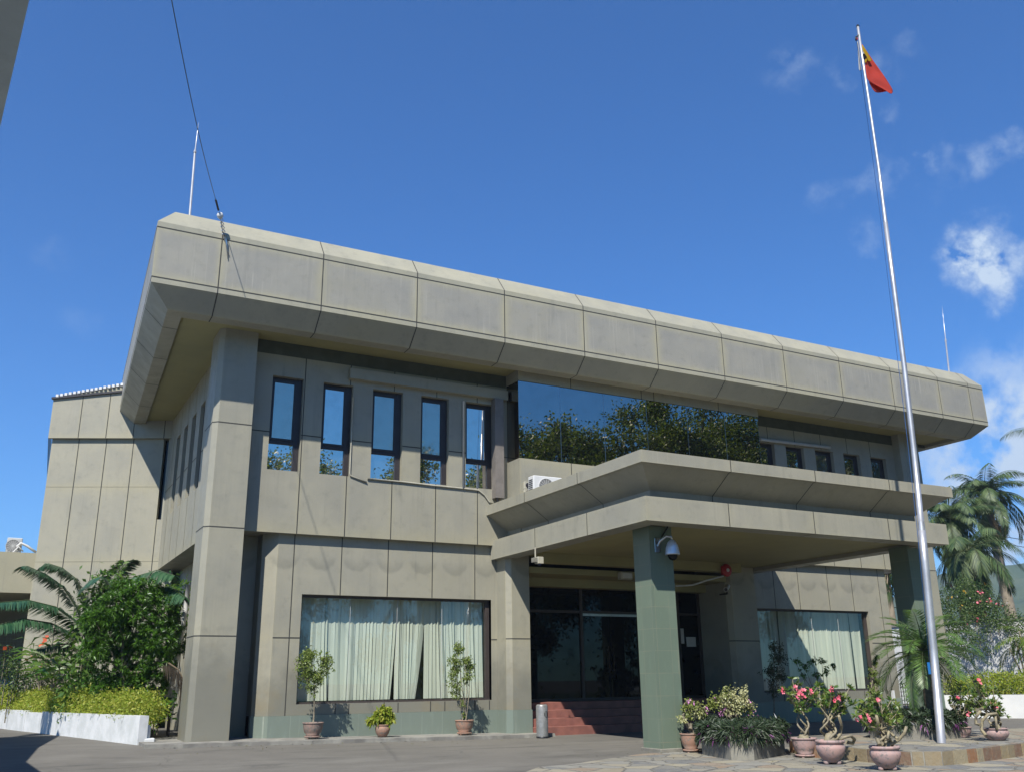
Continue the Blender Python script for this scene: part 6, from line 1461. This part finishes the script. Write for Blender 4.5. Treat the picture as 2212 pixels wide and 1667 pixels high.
broad_tree('fig_tree', 14, -6, 16.4, 4.2, 'fig tree furthest left across the drive, mirrored in the narrow windows', 34, gt, seed=2)
broad_tree('fig_tree', 23, -8, 16.2, 4.6, 'fig tree across the drive mirrored low in the rightmost narrow windows', 40, gt, seed=3)
broad_tree('fig_tree', 30.5, -2, 17.3, 5.2, 'broad fig tree across the drive mirrored in the left of the dark bay glass', 64, gt, seed=4)
broad_tree('fig_tree', 39, 0, 20.0, 6.0, 'largest fig tree across the drive mirrored in the middle of the dark bay glass', 90, gt, seed=5)
broad_tree('fig_tree', 48, 1, 22.5, 6.5, 'dense fig tree across the drive mirrored in the right of the dark bay glass', 90, gt, seed=6)
_src = [o for o in C.objects if o.name.startswith('fig_tree') and o.parent is None]
for (i_, x_, y_, lab_) in ((0, -26, -13, 'fig tree added out of view behind the camera to block sky light, leftmost'), (1, -14, -15, 'fig tree added out of view behind the camera to block sky light, second'), (2, -17, -14, 'fig tree added out of view behind the camera to block sky light, third'), (1, 3, -17, 'fig tree added out of view behind the camera to block sky light, fourth')):  # copies added behind the camera to cut sky fill on the shaded walls
    c_ = copy_tree(_src[i_]); c_['label'] = lab_; o0 = _src[i_].location; c_.location = (x_, y_, o0.z)
palm('royal_palm', (54, 6, -1.6), 14.5, .3, 20, 5, 50, 1.1, .06, 'palm across the drive mirrored at the right end of the dark bay glass', 'palm tree', None, L_palm, m_royalt, els=(-1.0, 1.2), curl=(1.3, 2.), hang=.8, seed=31)

# fallen leaves on the paving
lb = LB(); n_ = 420
X_ = rng.uniform(11.5, 24, n_); Y_ = rng.uniform(12.3, 19.5, n_); keep = ~((X_ > 15) & (Y_ < 17.3)); X_, Y_ = X_[keep], Y_[keep]; k_ = len(X_)
P_ = np.stack([X_, Y_, np.full(k_, -1.585)], 1); D_ = unit(np.stack([rng.normal(size=k_), rng.normal(size=k_), np.full(k_, .12)], 1)); lb.add(P_, D_, unit(np.cross(D_, np.array((0, 0, 1.)))), rng.uniform(.03, .09, k_), .03)
X_ = rng.uniform(3.5, 14, 160); Y_ = 24.28-rng.random(160)**2*1.6; P_ = np.stack([X_, Y_, np.array([gz(a, b)+.008 for a, b in zip(X_, Y_)])], 1); D_ = unit(np.stack([rng.normal(size=160), rng.normal(size=160), np.full(160, .12)], 1)); lb.add(P_, D_, unit(np.cross(D_, np.array((0, 0, 1.)))), rng.uniform(.03, .08, 160), .03)
X_ = rng.uniform(16, 25, 200); Y_ = rng.uniform(13.2, 16.8, 200); P_ = np.stack([X_, Y_, np.full(200, -1.338)], 1); D_ = unit(np.stack([rng.normal(size=200), rng.normal(size=200), np.full(200, .12)], 1)); lb.add(P_, D_, unit(np.cross(D_, np.array((0, 0, 1.)))), rng.uniform(.03, .08, 200), .03)
tag(lb.build('leaf_litter', leafmat('dry_leaf', [(.10, .07, .03), (.25, .18, .08), (.30, .26, .10), (.14, .16, .05)], .8, .1)), 'small dry fallen leaves scattered over the paving and platform', 'leaf litter', None, 'stuff')

# distant hills -------------------------------------------------------------------------------
hm = MB(); nx, ny = 90, 26; grid = []
for j in range(ny):
    row = []
    for i in range(nx):
        az = -.2+1.75*i/(nx-1); dist = 450+850*j/(ny-1)
        ridge = 25+150*max(0, min(1, (az-.72)/.35))*(.6+.4*mnoise.noise(Vector((az*6, 0, 3))))+22*mnoise.noise(Vector((az*9, 1, 0)))
        hh = ridge*max(0, math.sin(min(1, j/(ny-1)*1.25)*math.pi/2))**1.6*(1+.35*mnoise.fractal(Vector((az*22, j*.35, 1)), 1, 2, 5))
        row.append((dist*math.sin(az), dist*math.cos(az), -2+max(0, hh)))
    grid.append(row)
for j in range(ny-1):
    for i in range(nx-1): hm.face([grid[j][i], grid[j][i+1], grid[j+1][i+1], grid[j+1][i]], 0, None, True)
tag(hm.build('hills', plain('forest_hill', (.05, .085, .035), (.09, .12, .05), .02, .95)), kind='structure')
print('LEAVES', sum(len(o.data.polygons) for o in bpy.data.objects if o.type == 'MESH'))

# surface reflectances are set for this exposure
ALB = .68
for m_ in bpy.data.materials:
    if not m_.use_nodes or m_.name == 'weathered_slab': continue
    t_ = m_.node_tree
    for nd in list(t_.nodes):
        if nd.type in ('BSDF_PRINCIPLED', 'BSDF_TRANSLUCENT', 'BSDF_DIFFUSE'):
            if nd.type == 'BSDF_PRINCIPLED' and nd.inputs['Metallic'].default_value > .4: continue
            sk = nd.inputs[0]
            if sk.is_linked:
                mu = t_.nodes.new('ShaderNodeMix'); mu.data_type = 'RGBA'; mu.blend_type = 'MULTIPLY'; mu.inputs['Factor'].default_value = 1; mu.inputs['B'].default_value = (ALB, ALB, ALB, 1)
                fs = sk.links[0].from_socket; t_.links.new(fs, mu.inputs['A']); t_.links.new(mu.outputs['Result'], sk)
            else: c_ = sk.default_value; sk.default_value = (c_[0]*ALB, c_[1]*ALB, c_[2]*ALB, 1)
# haze: pale air round the whole place ---------------------------------------------------------
hb = MB(); hb.box(-1500, 1500, -60, 1500, -4.0, 205)
ht = NT('haze_air'); pv = ht.n('ShaderNodeVolumePrincipled'); pv.inputs['Color'].default_value = (.62, .78, 1.0, 1); pv.inputs['Density'].default_value = .0003; pv.inputs['Anisotropy'].default_value = .2
ht.l(pv.outputs[0], ht.out.inputs['Volume'])
hz_ = hb.build('haze', ht.m); tag(hz_, kind='stuff')
